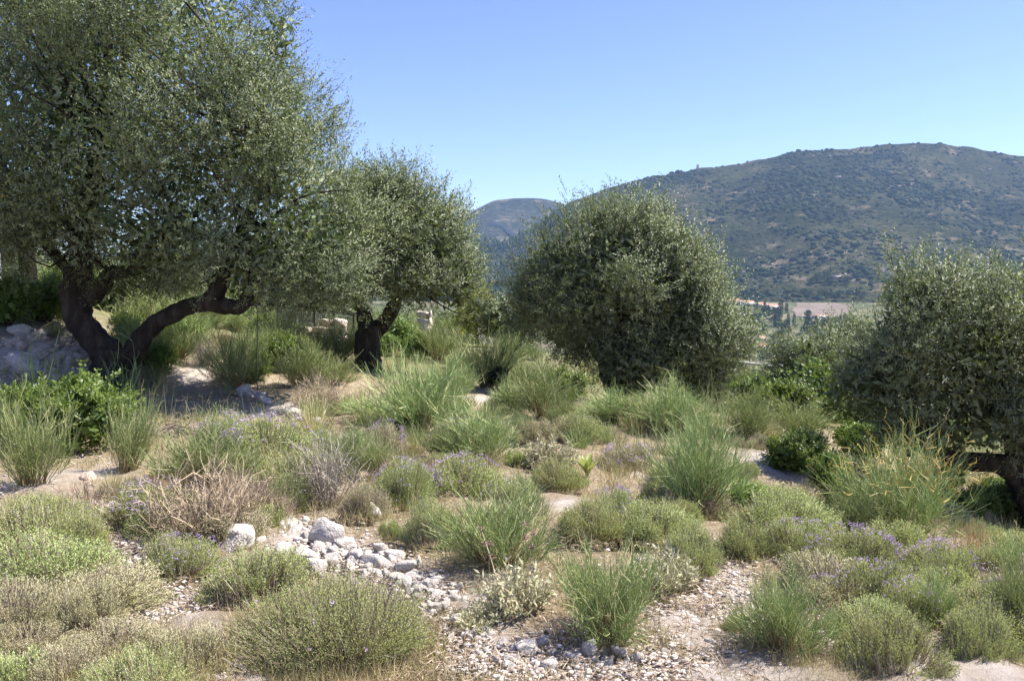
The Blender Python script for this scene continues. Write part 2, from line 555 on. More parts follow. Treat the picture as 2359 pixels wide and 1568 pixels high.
# bare pale patches of soil: (photo x, y, radius)
BARE = []
for (dx, dy, dr) in [(700, 1240, 60), (790, 1270, 70), (880, 1300, 60), (950, 1340, 60), (1010, 1390, 60), (1070, 1440, 70), (1120, 1500, 90), (1230, 1540, 110), (1360, 1540, 110), (1480, 1540, 120),
                     (1580, 1470, 90), (1640, 1400, 70), (1680, 1320, 60), (1620, 1550, 110), (1750, 1560, 90), (1560, 1430, 60), (300, 1240, 45), (310, 1280, 40), (390, 1390, 60), (440, 1420, 40),
                     (200, 1095, 45), (60, 1120, 70), (1780, 1070, 50), (1850, 1100, 40), (600, 1560, 60), (40, 1520, 50), (450, 860, 40), (520, 1540, 40), (2300, 1560, 60), (2200, 1180, 50), (1000, 900, 30), (1490, 1090, 30),
                     (1300, 1170, 30), (1130, 920, 40), (650, 940, 40), (60, 800, 80), (150, 830, 60), (1100, 1400, 60), (350, 1420, 40), (340, 1330, 40), (470, 1470, 50), (560, 1500, 50), (1720, 1400, 60), (1660, 1250, 40), (1930, 1480, 50), (2150, 1560, 70), (120, 1490, 50), (260, 1170, 50), (1560, 1300, 40)]:
    h = hit(dx, dy)
    BARE.append((h[0], h[1], 1.15 * dr * mpd(h[1])))
BARE = np.array(BARE)


def bare(x, y):
    d2 = (x[:, None] - BARE[None, :, 0]) ** 2 + ((y[:, None] - BARE[None, :, 1]) * .62) ** 2
    b = np.exp(-d2 / (1.1 * BARE[None, :, 2]) ** 2).max(1)
    return np.clip(b + .28 * fbm(xyz(x, y), 1.7, 3, 77), 0, 1)


# ------------------------------------------------------------------ ground sheet
def build_ground():
    th = np.concatenate([np.linspace(-180, -46, 36, endpoint=False), np.linspace(-46, 46, 270, endpoint=False), np.linspace(46, 180, 36, endpoint=False)])
    th = np.radians(th)
    rr = np.concatenate([[0.02, .4, .9, 1.5, 2.0], np.geomspace(2.4, 30, 290, endpoint=False), np.geomspace(30, 3900, 120)])
    X = rr[:, None] * np.sin(th)[None]
    Y = rr[:, None] * np.cos(th)[None]
    Z = gz(X, Y)
    P = xyz(X, Y)
    amp = sstep(60 - rr, 0, 40)[:, None]
    Z = Z + amp * (.05 * fbm(P, 1.1, 3, 5) + .022 * fbm(P, 5.0, 3, 21)) - amp * .01
    V = np.stack([X, Y, Z], -1)
    m, n = X.shape
    idx = np.arange(m * n).reshape(m, n)
    nx = np.roll(idx, -1, 1)
    q = np.stack([idx[:-1], idx[1:], nx[1:], nx[:-1]], -1).reshape(-1, 4)
    q = q[:, ::-1]
    g = Geo().add(V, q, 0.5)
    m_, N, L, out = node_mat('ground')
    ge = N.new('ShaderNodeNewGeometry')
    a = N.new('ShaderNodeAttribute')
    a.attribute_name = 'bare'
    fr = N.new('ShaderNodeAttribute')
    fr.attribute_name = 'far'

    def nz(scale, det=6, rgh=.6):
        k = N.new('ShaderNodeTexNoise')
        k.inputs['Scale'].default_value = scale
        k.inputs['Detail'].default_value = det
        k.inputs['Roughness'].default_value = rgh
        L.new(ge.outputs['Position'], k.inputs['Vector'])
        return k.outputs[0]

    def mix(f, A, B):
        k = N.new('ShaderNodeMix')
        k.data_type = 'RGBA'
        L.new(f, k.inputs['Factor'])
        L.new(A, k.inputs['A'])
        L.new(B, k.inputs['B'])
        return k.outputs['Result']
    soil = ramp(N, [(.3, (.46, .385, .325)), (.5, (.60, .52, .455)), (.7, (.68, .62, .56))])
    L.new(nz(7, 9, .7), soil.inputs[0])
    lit = ramp(N, [(.3, (.20, .15, .095)), (.5, (.36, .285, .19)), (.72, (.48, .40, .28))])
    L.new(nz(14, 9, .75), lit.inputs[0])
    valley = ramp(N, [(.35, (.055, .065, .03)), (.5, (.10, .105, .05)), (.68, (.20, .165, .11))])
    L.new(nz(.03, 8, .6), valley.inputs[0])
    gr = N.new('ShaderNodeAttribute')
    gr.attribute_name = 'turf'
    turf = ramp(N, [(.3, (.10, .11, .045)), (.5, (.17, .175, .08)), (.72, (.27, .25, .13))])
    L.new(nz(9, 9, .75), turf.inputs[0])
    c = mix(a.outputs['Fac'], lit.outputs[0], soil.outputs[0])
    c = mix(gr.outputs['Fac'], c, turf.outputs[0])
    c = mix(fr.outputs['Fac'], c, valley.outputs[0])
    p = N.new('ShaderNodeBsdfPrincipled')
    p.inputs['Roughness'].default_value = .97
    p.inputs['Specular IOR Level'].default_value = .1
    L.new(c, p.inputs['Base Color'])
    b = N.new('ShaderNodeBump')
    b.inputs['Strength'].default_value = .9
    b.inputs['Distance'].default_value = .05
    L.new(nz(30, 12, .8), b.inputs['Height'])
    L.new(b.outputs[0], p.inputs['Normal'])
    L.new(p.outputs[0], out.inputs[0])
    me = g.mesh('ground', m_, smooth=True)
    xs, ys = V.reshape(-1, 3)[:, 0], V.reshape(-1, 3)[:, 1]
    r_ = np.hypot(xs, ys)
    bv = np.zeros(len(xs))
    nr = r_ < 30
    bv[nr] = bare(xs[nr], ys[nr])
    me.attributes.new('bare', 'FLOAT', 'POINT').data.foreach_set('value', bv.astype(np.float32))
    me.attributes.new('turf', 'FLOAT', 'POINT').data.foreach_set('value', (sstep(r_, 13.5, 18) * .85).astype(np.float32))
    me.attributes.new('far', 'FLOAT', 'POINT').data.foreach_set('value', sstep(r_, 30, 70).astype(np.float32))
    tag(put(bpy.data.objects.new('ground', me)), 'dry stony hillside with pale soil under scrub and grass', kind='structure')


build_ground()


# ------------------------------------------------------------------ hills
def hill_mat(name, dark, mid, pale, s1, s2):
    m, N, L, out = node_mat(name)
    ge = N.new('ShaderNodeNewGeometry')

    def nz(scale, det, rgh=.6):
        k = N.new('ShaderNodeTexNoise')
        k.inputs['Scale'].default_value = scale
        k.inputs['Detail'].default_value = det
        k.inputs['Roughness'].default_value = rgh
        L.new(ge.outputs['Position'], k.inputs['Vector'])
        return k.outputs[0]
    r1 = ramp(N, [(.40, dark), (.51, mid), (.64, pale)])
    L.new(nz(s1, 10, .72), r1.inputs[0])
    r2 = ramp(N, [(.38, (.55, .6, .55)), (.62, (1.15, 1.1, 1.05))])
    L.new(nz(s2, 4), r2.inputs[0])
    mx = N.new('ShaderNodeMix')
    mx.data_type = 'RGBA'
    mx.blend_type = 'MULTIPLY'
    mx.inputs['Factor'].default_value = 1
    L.new(r1.outputs[0], mx.inputs['A'])
    L.new(r2.outputs[0], mx.inputs['B'])
    sr = ramp(N, [(.555, (0, 0, 0)), (.63, (.7, .7, .7))])
    L.new(nz(.013, 9, .78), sr.inputs[0])
    m2 = N.new('ShaderNodeMix')
    m2.data_type = 'RGBA'
    L.new(sr.outputs[0], m2.inputs['Factor'])
    L.new(mx.outputs['Result'], m2.inputs['A'])
    m2.inputs['B'].default_value = (.20, .16, .115, 1)
    p = N.new('ShaderNodeBsdfDiffuse')
    L.new(m2.outputs['Result'], p.inputs[0])
    b = N.new('ShaderNodeBump')
    b.inputs['Strength'].default_value = .8
    b.inputs['Distance'].default_value = 4.0
    L.new(nz(s1 * 1.3, 8, .7), b.inputs['Height'])
    L.new(b.outputs[0], p.inputs['Normal'])
    L.new(p.outputs[0], out.inputs[0])
    return m


M['hill'] = hill_mat('hill', (.018, .024, .012), (.042, .046, .024), (.095, .088, .060), .11, .006)
M['far_hill'] = hill_mat('far_hill', (.016, .022, .012), (.032, .036, .022), (.075, .068, .052), .05, .004)


def build_hills():
    px = np.concatenate([np.linspace(-700, 380, 30, endpoint=False), np.linspace(380, 1080, 230, endpoint=False), np.linspace(1080, 1900, 25)])
    yy = np.concatenate([np.linspace(HY0 - 60, HY1, 150), HY1 + np.array([8, 30, 80, 200, 500, 900])])
    X = (px[None] - 512) / F * yy[:, None]
    Y = yy[:, None] + 0 * X
    Z = hz(X, np.maximum(Y, HY0)) - np.clip(HY0 - Y, 0, None) * .5
    m, n = X.shape
    idx = np.arange(m * n).reshape(m, n)
    q = np.stack([idx[:-1, :-1], idx[:-1, 1:], idx[1:, 1:], idx[1:, :-1]], -1).reshape(-1, 4)
    me = Geo().add(np.stack([X, Y, Z], -1), q, .5).mesh('hill', M['hill'], True)
    tag(put(bpy.data.objects.new('hill', me)), 'broad scrub-covered hill across the valley', kind='structure')
    # second hill, farther off on the left
    H2 = np.array([(-300, 262), (200, 250), (380, 240), (430, 228), (455, 219), (468, 213.5), (480, 207), (494, 200), (514, 198), (532, 197.7), (544, 198.5), (554, 201), (575, 208), (620, 225), (700, 245), (900, 265)])
    Y0, Y1 = 2150., 3100.
    px = np.linspace(100, 900, 150)
    yy = np.concatenate([np.linspace(Y0, Y1, 90), Y1 + np.array([15, 60, 200, 500])])
    zc = np.interp(px, H2[:, 0], CAM[2] + Y1 * np.tan(-PITCH + np.arctan((340 - H2[:, 1]) / F)))[None]
    X = (px[None] - 512) / F * yy[:, None]
    Y = yy[:, None] + 0 * X
    v = np.clip((Y - Y0) / (Y1 - Y0), 0, 1)

    def z2(X, Y, zc):
        v = np.clip((Y - Y0) / (Y1 - Y0), 0, 1)
        return -60 + (zc + 60) * v ** .85 + np.sin(np.pi * v) ** .8 * (22 * fbm(xyz(X, Y) * np.array([1, .4, 1]), 1 / 300., 4, 31)) - np.clip(Y - Y1, 0, None) * .4
    Z = z2(X, Y, zc)
    m, n = X.shape
    idx = np.arange(m * n).reshape(m, n)
    q = np.stack([idx[:-1, :-1], idx[:-1, 1:], idx[1:, 1:], idx[1:, :-1]], -1).reshape(-1, 4)
    me = Geo().add(np.stack([X, Y, Z], -1), q, .5).mesh('hill', M['far_hill'], True)
    tag(put(bpy.data.objects.new('distant_hill', me)), 'smaller bluish hill far behind on the left', kind='structure')
    # pale track running down that hill
    g = Geo()
    dz = [(1130, 517), (1145, 520), (1160, 526), (1170, 536), (1184, 546)]
    pts = []
    for (dx, dy) in dz:
        d = ray(dx, dy)
        ys = np.linspace(Y0, Y1, 600)
        pp = dx * K
        zz = z2(d[0] * ys, ys, np.interp(pp, H2[:, 0], CAM[2] + Y1 * np.tan(-PITCH + np.arctan((340 - H2[:, 1]) / F))))
        b = np.where(CAM[2] + d[2] * ys <= zz)[0]
        y = ys[b[0]] if len(b) else 2700
        pts.append((d[0] * y, y, zz[b[0]] + 6.0 if len(b) else 150))
    P = smooth_path(pts, 5)
    ribbons(g, P[None], 15, 15, .5, side=np.array([[.2, -.55, .8]]))
    tag(put(bpy.data.objects.new('dirt_track', g.mesh('dirt_track', M['track']))), 'pale dirt track winding down the far hill', kind='structure')


build_hills()

ICO = None


def ico(sub):
    import bmesh
    bm = bmesh.new()
    bmesh.ops.create_icosphere(bm, subdivisions=sub, radius=1)
    V = np.array([v.co[:] for v in bm.verts])
    Fc = np.array([[v.index for v in f.verts] for f in bm.faces])
    bm.free()
    return V, Fc


I1 = ico(1)
I2 = ico(2)
I3 = ico(3)


def blobs(g, P, S, r, shape=I1, jit=.22):
    """many small lumps as one mesh"""
    n, k = len(P), len(shape[0])
    a = rng.random(n) * 6.28
    c, s = np.cos(a)[:, None], np.sin(a)[:, None]
    V0 = shape[0][None] * (1 + jit * rng.normal(size=(n, k, 1)))
    V = np.stack([V0[..., 0] * c - V0[..., 1] * s, V0[..., 0] * s + V0[..., 1] * c, V0[..., 2]], -1)
    V = V * S[:, None, :] + P[:, None, :]
    f = (shape[1][None] + (np.arange(n) * k)[:, None, None]).reshape(-1, 3)
    g.add(V, f, np.repeat(r, len(shape[1])))


def hill_scrub():
    g = Geo()
    n = 27000
    px = rng.uniform(420, 1060, n)
    y = HY0 + (HY1 - HY0) * rng.random(n) ** .8 * 1.0
    x = (px - 512) / F * y
    P = xyz(x, y)
    dens = fbm(P * np.array([1, .55, 1]), 1 / 150., 3, 41) + .6 * fbm(P, 1 / 40., 2, 44)
    low = sstep(HY0 + 260 - y, 0, 200)
    left = sstep(590 - px, 0, 90)
    keep = rng.random(n) < np.clip(.55 + .6 * dens + .25 * low + .4 * left, .10, 1)
    x, y, dens, px = x[keep], y[keep], dens[keep], px[keep]
    n = len(x)
    z = hz(x, y)
    s = (1.1 + 3.8 * rng.random(n) ** 2.8) * (1 + .45 * np.clip(dens, -1, 1))
    con = (left[keep] > .3) & (rng.random(n) < .6)
    sz = np.where(con, s * 2.4, s * .75)
    blobs(g, np.stack([x, y, z + sz * .25], -1), np.stack([s * np.where(con, .7, 1), s * np.where(con, .7, 1), sz], -1), rng.random(n) * .9, jit=.2)
    me = g.mesh('hillside_scrub', M['scrub_leaf'])
    tag(put(bpy.data.objects.new('hillside_scrub', me)), 'dark evergreen scrub dotted over the far hillside', 'scrub', kind='stuff')
    # pale outcrops of rock
    g = Geo()
    for (dx, dy, w, h, k) in [(1960, 350, 120, 14, 60), (2090, 340, 80, 10, 30), (1880, 580, 60, 10, 24), (1800, 590, 60, 14, 20), (1930, 635, 50, 8, 16), (1760, 620, 50, 12, 14), (1820, 450, 200, 60, 18), (1720, 640, 60, 12, 16), (2290, 400, 60, 20, 8)]:
        for _ in range(k // 2):
            p = hit(dx + rng.normal() * w * .5, dy + rng.normal() * h * .5, hill=True)
            s = .8 + 1.8 * rng.random() ** 2
            blobs(g, p[None] + [[0, 0, .2]], np.array([[s * 1.6, s, s * .6]]), rng.random(1), jit=.25)
    tag(put(bpy.data.objects.new('rock_outcrops', g.mesh('rock_outcrops', M['track']))), 'pale rock outcrops scattered on the far hill', 'rock', kind='stuff')


hill_scrub()


# ------------------------------------------------------------------ olive trees
def px_lobes(lobes, Y):
    s = mpd(Y)
    out = []
    for (dx, dy, off, rx, rz, ry) in lobes:
        out.append((at(dx, dy, Y + off), np.array([rx * s, ry, rz * s])))
    return out


def crown_geo(lobes, n_sprig, leaf=(.058, .014), per=12, sprig_len=.28, clump=.25, fill=1500, spread=.5, up=.35, shoots=.015, seed=1, depth=.55, lump=.2, shrink=.0, bough=.5):
    lobes = [(c, np.maximum(r - shrink, r * .6)) for c, r in lobes]
    """leafy sprigs gathered in clumps over and inside the given rounded masses"""
    g = Geo()
    area = np.array([r[0] * r[1] + r[1] * r[2] + r[0] * r[2] for _, r in lobes])
    nc = max(50, n_sprig // 30)
    # the crown billows: boughs of foliage sit on the large masses, leaf clumps on the boughs
    boughs = []
    for i, (c, r) in enumerate(lobes):
        ns = int(np.clip(3.2 * (r[0] * r[1] + r[1] * r[2] + r[0] * r[2]) / bough ** 2 / 3, 6, 90))
        for _ in range(ns):
            d = rdirs(1)[0]
            k = 1 + lump * float(vnoise(d[None] * 2.3 + i * 9.1, 1.0, seed)[0])
            rs = min(bough * rng.uniform(.65, 1.25), .55 * r.min())
            boughs.append((c + d * np.maximum(r * k - rs * .8, r * .3), rs, d, i))
    wts = np.array([b_[1] ** 2 for b_ in boughs])
    wts = wts / wts.sum()
    cent, nor, bid = [], [], []
    tries = 0
    while len(cent) < nc and tries < nc * 20:
        tries += 1
        bi = rng.choice(len(boughs), p=wts)
        c, rs, d0, i = boughs[bi]
        d = unit((rdirs(1)[0] + d0 * .55)[None])[0]
        p = c + d * rs * (1 + .06 * rng.normal())
        ok = True
        for j, (c2, r2) in enumerate(lobes):
            if j != i and (((p - c2) / r2) ** 2).sum() < .62:
                ok = False
                break
        if ok:
            cent.append(p)
            nor.append(unit((d * .75 + d0 * .35)[None])[0])
            bid.append(bi)
    cent, nor = np.array(cent), np.array(nor)
    ci = rng.integers(0, len(cent), n_sprig)
    cs = clump * (0.45 + .5 * rng.random(len(cent)))
    push = (rng.random(len(cent)) ** 1.5 - .3) * clump * .8
    N_ = nor[ci]
    off = rng.normal(size=(n_sprig, 3)) * cs[ci][:, None]
    off -= N_ * (off * N_).sum(-1, keepdims=True) * .5
    dep = rng.random(n_sprig) ** 1.6 * depth
    B = cent[ci] + off + N_ * (push[ci] - dep - sprig_len * .6)[:, None]
    D = unit(N_ * .75 + np.array([0, 0, up]) + rng.normal(size=(n_sprig, 3)) * spread)
    ln = sprig_len * (.55 + .8 * rng.random(n_sprig))
    ls = rng.random(n_sprig) < shoots
    ln = np.where(ls, ln * 1.5, ln)
    D = np.where(ls[:, None], unit(D + np.array([0, 0, .8])), D)
    bend = rng.normal(size=(n_sprig, 3)) * .12 + np.array([0, 0, .05])
    t3 = np.linspace(0, 1, 2)
    tw = B[:, None] + D[:, None] * (ln[:, None, None] * t3[None, :, None]) + bend[:, None] * (ln[:, None, None] * t3[None, :, None] ** 2)
    gt = Geo()
    ribbons(gt, tw[::3], .008, .003, rng.random(len(tw[::3])))
    crnd = rng.random(len(boughs))[np.array(bid)]
    A1 = unit(np.cross(D, rdirs(n_sprig)))
    A2 = np.cross(D, A1)
    for k in range(per):
        t = .12 + .88 * (k // 2 * 2 + 1) / per
        Pk = B + D * (ln * t)[:, None] + bend * (ln * t * t)[:, None]
        ax = A1 if (k // 2) % 2 == 0 else A2
        sg = 1 if k % 2 == 0 else -1
        ld = unit(D * .75 + ax * sg * .75 + rng.normal(size=(n_sprig, 3)) * .22 + np.array([0, 0, .1]))
        want = unit(N_ * .6 + np.array([0, 0, .8]) + rng.normal(size=(n_sprig, 3)) * .42)
        S = unit(np.cross(ld, want))
        L = leaf[0] * (.75 + .5 * rng.random(n_sprig)) * (1.05 - .3 * t)
        W = leaf[1] * (.8 + .4 * rng.random(n_sprig))
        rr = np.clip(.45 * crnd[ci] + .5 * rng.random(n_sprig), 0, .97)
        rr = np.where(rng.random(n_sprig) < .006, 1.0, rr)
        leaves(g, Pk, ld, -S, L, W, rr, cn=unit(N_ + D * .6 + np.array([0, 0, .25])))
    # inner foliage
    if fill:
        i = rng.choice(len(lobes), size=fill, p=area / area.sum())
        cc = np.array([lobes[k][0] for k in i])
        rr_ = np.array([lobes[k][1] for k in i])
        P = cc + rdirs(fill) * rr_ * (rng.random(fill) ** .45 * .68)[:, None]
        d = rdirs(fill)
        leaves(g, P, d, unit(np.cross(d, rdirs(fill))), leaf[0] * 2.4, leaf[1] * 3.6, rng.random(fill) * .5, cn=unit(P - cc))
    return g, gt, cent


def olive(label, base, lobes, limbs, n_sprig, group=None, twigs=40, name='olive_tree', mat='olive_leaf', flare=.45, **kw):
    t = thing(name, label, 'tree', base, group)
    lob = [(rel(c, t), r) for c, r in lobes]
    tips = []
    for j, (pts, rad, nm) in enumerate(limbs):
        g = Geo()
        P = np.array([rel(p, t) for p in pts])
        tube(g, P, rad, sides=22, k=9, rough=.24, seed=j * 3 + 2, flare=flare if nm == 'trunk' else 0)
        part(nm, g.mesh(nm, M['bark'], True), t)
        tips += list(P[1:] if nm != 'trunk' else P[-1:])
    g, gt, cent = crown_geo(lob, n_sprig, **{'shrink': -.10, **kw})
    tips = np.array(tips)
    gb = Geo()
    for c in cent[rng.permutation(len(cent))[:twigs]]:
        d = np.linalg.norm(tips - c, axis=1) + rng.random(len(tips)) * .4
        a = tips[int(d.argmin())]
        mid = (a + c) / 2 + rng.normal(size=3) * .12 + np.array([0, 0, -.06])
        l = np.linalg.norm(c - a)
        tube(gb, [a, mid, c], [.010 + .011 * l, .008 + .004 * l, .005], sides=5, k=3)
    if gb.v:
        part('branches', gb.mesh('branches', M['bark'], True), t)
    crown = part('crown', g.mesh('crown', M[mat]), t)
    part('twigs', gt.mesh('twigs', M['bark']), crown)
    return t


def limb(Y, pts, rads, nm, offs=None):
    s = mpd(Y)
    offs = offs or [0] * len(pts)
    return ([at(dx, dy, Y + o) for (dx, dy), o in zip(pts, offs)], [r * s for r in rads], nm)


# the big leaning olive on the left
Y = 12.0
base = at(248, 915, Y)
olive('large leaning olive tree with a forked dark trunk at the left', base,
      px_lobes([(330, 330, 0, 395, 320, 2.0), (350, 70, .3, 345, 290, 1.8), (560, 330, 0, 235, 230, 1.4), (690, 520, -.2, 200, 205, 1.3), (630, 610, -.3, 175, 120, 1.0),
                (400, 520, -.6, 250, 135, 1.1), (80, 350, .2, 300, 290, 1.7), (90, 500, 0, 220, 115, 1.2), (640, 90, .1, 50, 75, .4), (780, 610, -.2, 95, 110, .8)], Y),
      [limb(Y, [(250, 930), (248, 880), (255, 840), (262, 800)], [44, 40, 38, 34], 'trunk'),
       limb(Y, [(262, 830), (225, 785), (185, 735), (180, 680), (185, 620), (190, 540), (210, 440), (230, 320)], [34, 30, 30, 33, 30, 24, 18, 9], 'limb', [0, 0, .05, .1, .1, .2, .3, .3]),
       limb(Y, [(205, 690), (235, 655), (260, 630), (305, 622), (350, 590), (400, 500)], [20, 18, 17, 14, 11, 6], 'limb', [.1, .05, 0, -.1, -.2, -.3]),
       limb(Y, [(268, 840), (310, 800), (340, 760), (400, 720), (470, 698), (530, 705), (560, 700), (575, 660), (570, 610), (600, 520)], [28, 24, 20, 19, 18, 17, 16, 13, 10, 5], 'limb', [0, -.05, -.1, -.2, -.3, -.35, -.4, -.4, -.4, -.3]),
       limb(Y, [(480, 700), (505, 660), (525, 610), (555, 540), (600, 430), (640, 330)], [18, 17, 15, 13, 10, 5], 'limb', [-.3, -.3, -.25, -.2, -.1, 0]),
       limb(Y, [(180, 640), (130, 590), (80, 520), (30, 420)], [16, 14, 11, 6], 'limb', [.1, .2, .2, .2])],
      23500, twigs=90, leaf=(.052, .0135), fill=20000, seed=3, depth=.6)

# second olive, behind to the right of the first
Y = 16.0
olive('olive tree with a short thick trunk behind the leaning olive', at(850, 862, Y),
      px_lobes([(905, 482, .2, 108, 108, 1.0), (985, 560, 0, 105, 130, 1.1), (940, 645, -.2, 140, 62, 1.0), (1040, 640, 0, 62, 90, .8), (830, 560, .4, 150, 170, 1.2), (850, 470, .5, 70, 80, .8), (700, 610, .6, 110, 75, 1.0)], Y),
      [limb(Y, [(850, 875), (848, 830), (848, 780), (856, 745)], [30, 27, 27, 26], 'trunk'),
       limb(Y, [(852, 760), (835, 720), (825, 680), (840, 600)], [20, 16, 14, 9], 'limb'),
       limb(Y, [(860, 765), (885, 735), (905, 705), (930, 640), (950, 560)], [20, 18, 16, 11, 6], 'limb')],
      7600, twigs=50, leaf=(.066, .017), fill=6000, seed=11, sprig_len=.3, clump=.28)

# round olive in the middle
Y = 14.5
olive('round olive tree with foliage nearly to the ground in the middle', at(1425, 950, Y),
      px_lobes([(1400, 640, 0, 215, 172, 1.5), (1290, 625, .1, 112, 115, .9), (1520, 680, -.2, 140, 145, 1.1), (1600, 790, -.3, 118, 125, 1.0), (1430, 560, .2, 135, 92, 1.0), (1340, 750, .3, 120, 85, .9),
                (1480, 840, -.5, 110, 85, .8), (1620, 875, -.3, 72, 62, .7), (1685, 765, -.2, 42, 48, .4), (1240, 680, .2, 62, 90, .6)], Y),
      [limb(Y, [(1428, 960), (1425, 910), (1415, 870), (1405, 830)], [30, 27, 26, 25], 'trunk'),
       limb(Y, [(1408, 850), (1370, 790), (1340, 720), (1310, 640)], [19, 16, 12, 6], 'limb'),
       limb(Y, [(1410, 850), (1430, 770), (1430, 680), (1430, 580)], [20, 16, 12, 6], 'limb'),
       limb(Y, [(1415, 860), (1480, 800), (1540, 760), (1600, 740)], [18, 15, 11, 6], 'limb')],
      12500, twigs=60, leaf=(.060, .0155), fill=10000, seed=23, shrink=-.04, sprig_len=.29)

# dark olive at the right edge
Y = 9.4
olive('dark olive tree arching over the lower terrace at the right edge', at(2420, 1275, Y),
      px_lobes([(2180, 805, 0, 240, 200, 1.15), (2115, 690, -.1, 100, 88, .6), (2390, 752, 0, 240, 180, 1.1), (2060, 850, .1, 150, 135, .8), (2290, 950, 0, 290, 105, 1.1), (2560, 850, .2, 250, 260, 1.2), (2110, 1000, .3, 120, 70, .7), (1988, 890, .1, 100, 105, .6)], Y),
      [limb(Y, [(2425, 1290), (2405, 1200), (2375, 1135), (2350, 1100)], [44, 36, 32, 30], 'trunk'),
       limb(Y, [(2365, 1125), (2310, 1072), (2240, 1062), (2180, 1050), (2110, 980), (2080, 880)], [26, 22, 20, 18, 12, 6], 'limb', [0, 0, 0, .05, .1, .1]),
       limb(Y, [(2350, 1110), (2340, 1020), (2300, 900), (2260, 780)], [26, 22, 15, 7], 'limb'),
       limb(Y, [(2390, 1150), (2430, 1040), (2480, 900), (2520, 780)], [24, 20, 14, 7], 'limb')],
      12000, twigs=60, leaf=(.048, .0125), fill=11000, seed=37, shrink=-.06, sprig_len=.22, clump=.2, depth=.5)

# olive rising behind the upper left corner
Y = 17.0
olive('tall shaded olive tree behind the leaning olive in the upper left corner', at(68, 735, Y),
      px_lobes([(20, 160, 0, 300, 330, 2.4), (150, -20, .4, 260, 260, 2.0), (-60, 420, 0, 230, 190, 1.8)], Y),
      [limb(Y, [(68, 745), (72, 690), (65, 630), (60, 560)], [22, 18, 17, 16], 'trunk'), limb(Y, [(62, 590), (20, 480), (0, 350)], [13, 10, 6], 'limb'), limb(Y, [(62, 590), (110, 450), (140, 250)], [13, 10, 6], 'limb')],
      4600, twigs=40, leaf=(.085, .023), fill=4000, seed=43, sprig_len=.34, clump=.32)

# olive on the slope below, right of the middle
Y = 17.0
olive('small olive tree on the slope between the middle and right olives', at(1880, 955, Y),
      px_lobes([(1865, 850, -.2, 92, 108, .9), (1940, 838, .2, 100, 108, .9), (1885, 910, 0, 110, 70, .8)], Y),
      [limb(Y, [(1880, 965), (1876, 930), (1870, 890)], [14, 12, 11], 'trunk'), limb(Y, [(1870, 900), (1850, 850), (1840, 800)], [8, 6, 3], 'limb')],
      3900, twigs=20, leaf=(.074, .02), fill=2200, seed=51, shrink=-.02, sprig_len=.3)
Y = 21.0
olive('dark olive tree filling the view through the fork of the leaning olive', at(270, 715, Y),
      px_lobes([(210, 668, 0, 110, 50, 1.3), (350, 664, .3, 120, 52, 1.2), (480, 672, .5, 90, 46, 1.0), (90, 670, 0, 80, 50, 1.0)], Y),
      [limb(Y, [(270, 725), (274, 690), (290, 650)], [11, 9, 8], 'trunk')],
      2400, twigs=14, leaf=(.095, .027), fill=1800, seed=91, sprig_len=.34, clump=.3)
# bright broad-leaved bush in front of it
Y = 15.2
olive('bright green leafy fig bush between the middle and right olives', at(1880, 965, Y),
      px_lobes([(1892, 880, 0, 34, 36, .35), (1885, 925, -.1, 38, 34, .4)], Y),
      [limb(Y, [(1880, 975), (1880, 930), (1878, 880)], [5, 4, 3], 'trunk')],
      360, twigs=10, leaf=(.085, .05), per=8, fill=120, seed=57, name='fig_bush', mat='fig_leaf', clump=.2)
# dark olive seen under the leaning olive's crown
Y = 25.0
olive('low dark olive tree behind the wire fence', at(725, 775, Y),
      px_lobes([(700, 700, 0, 110, 52, 1.2), (780, 690, .3, 80, 60, 1.0), (640, 700, .2, 70, 45, .9)], Y),
      [limb(Y, [(725, 785), (722, 760), (715, 720)], [9, 8, 7], 'trunk')],
      1700, twigs=14, leaf=(.11, .032), fill=500, seed=61, sprig_len=.36, clump=.34)
Y = 24.0
olive('small olive tree just left of the round middle olive', at(1165, 805, Y),
      px_lobes([(1150, 735, 0, 52, 58, .8), (1195, 750, .2, 55, 58, .8)], Y),
      [limb(Y, [(1165, 815), (1162, 790), (1158, 760)], [8, 7, 6], 'trunk')],
      1000, twigs=10, leaf=(.11, .032), fill=300, seed=67, sprig_len=.34, clump=.3)
Y = 27.0
olive('yellowish feathery tree half hidden beside the second olive', at(1100, 800, Y),
      px_lobes([(1098, 700, 0, 30, 55, .5), (1080, 740, 0, 30, 45, .5)], Y),
      [limb(Y, [(1100, 810), (1098, 770), (1096, 730)], [5, 4, 3], 'trunk')],
      520, twigs=6, leaf=(.12, .03), per=12, fill=160, seed=71, name='yellow_tree', mat='yellow_leaf', clump=.24)
Y = 30.0
o0 = olive('greyish olive tree glimpsed through the fork of the leaning olive', at(330, 705, Y),
           px_lobes([(330, 655, 0, 90, 48, 1.4), (250, 650, .5, 70, 40, 1.2), (410, 650, .5, 60, 50, 1.2)], Y),
           [limb(Y, [(330, 712), (330, 690), (328, 665)], [7, 6, 5], 'trunk')],
           1600, twigs=10, leaf=(.13, .04), fill=500, seed=79, sprig_len=.42, clump=.4)


def copy_tree(o, loc, rz=0, scale=1.0, label=None, group=None):
    r = o.copy()
    C.objects.link(r)
    r.location = loc
    r.rotation_euler = (0, 0, rz)
    r.scale = (scale,) * 3
    if label:
        r['label'] = label
    if group:
        r['group'] = group
    for ch in list(o.children):
        c = ch.copy()
        C.objects.link(c)
        c.parent = r
        for g2 in list(ch.children):
            d = g2.copy()
            C.objects.link(d)
            d.parent = c
    return r


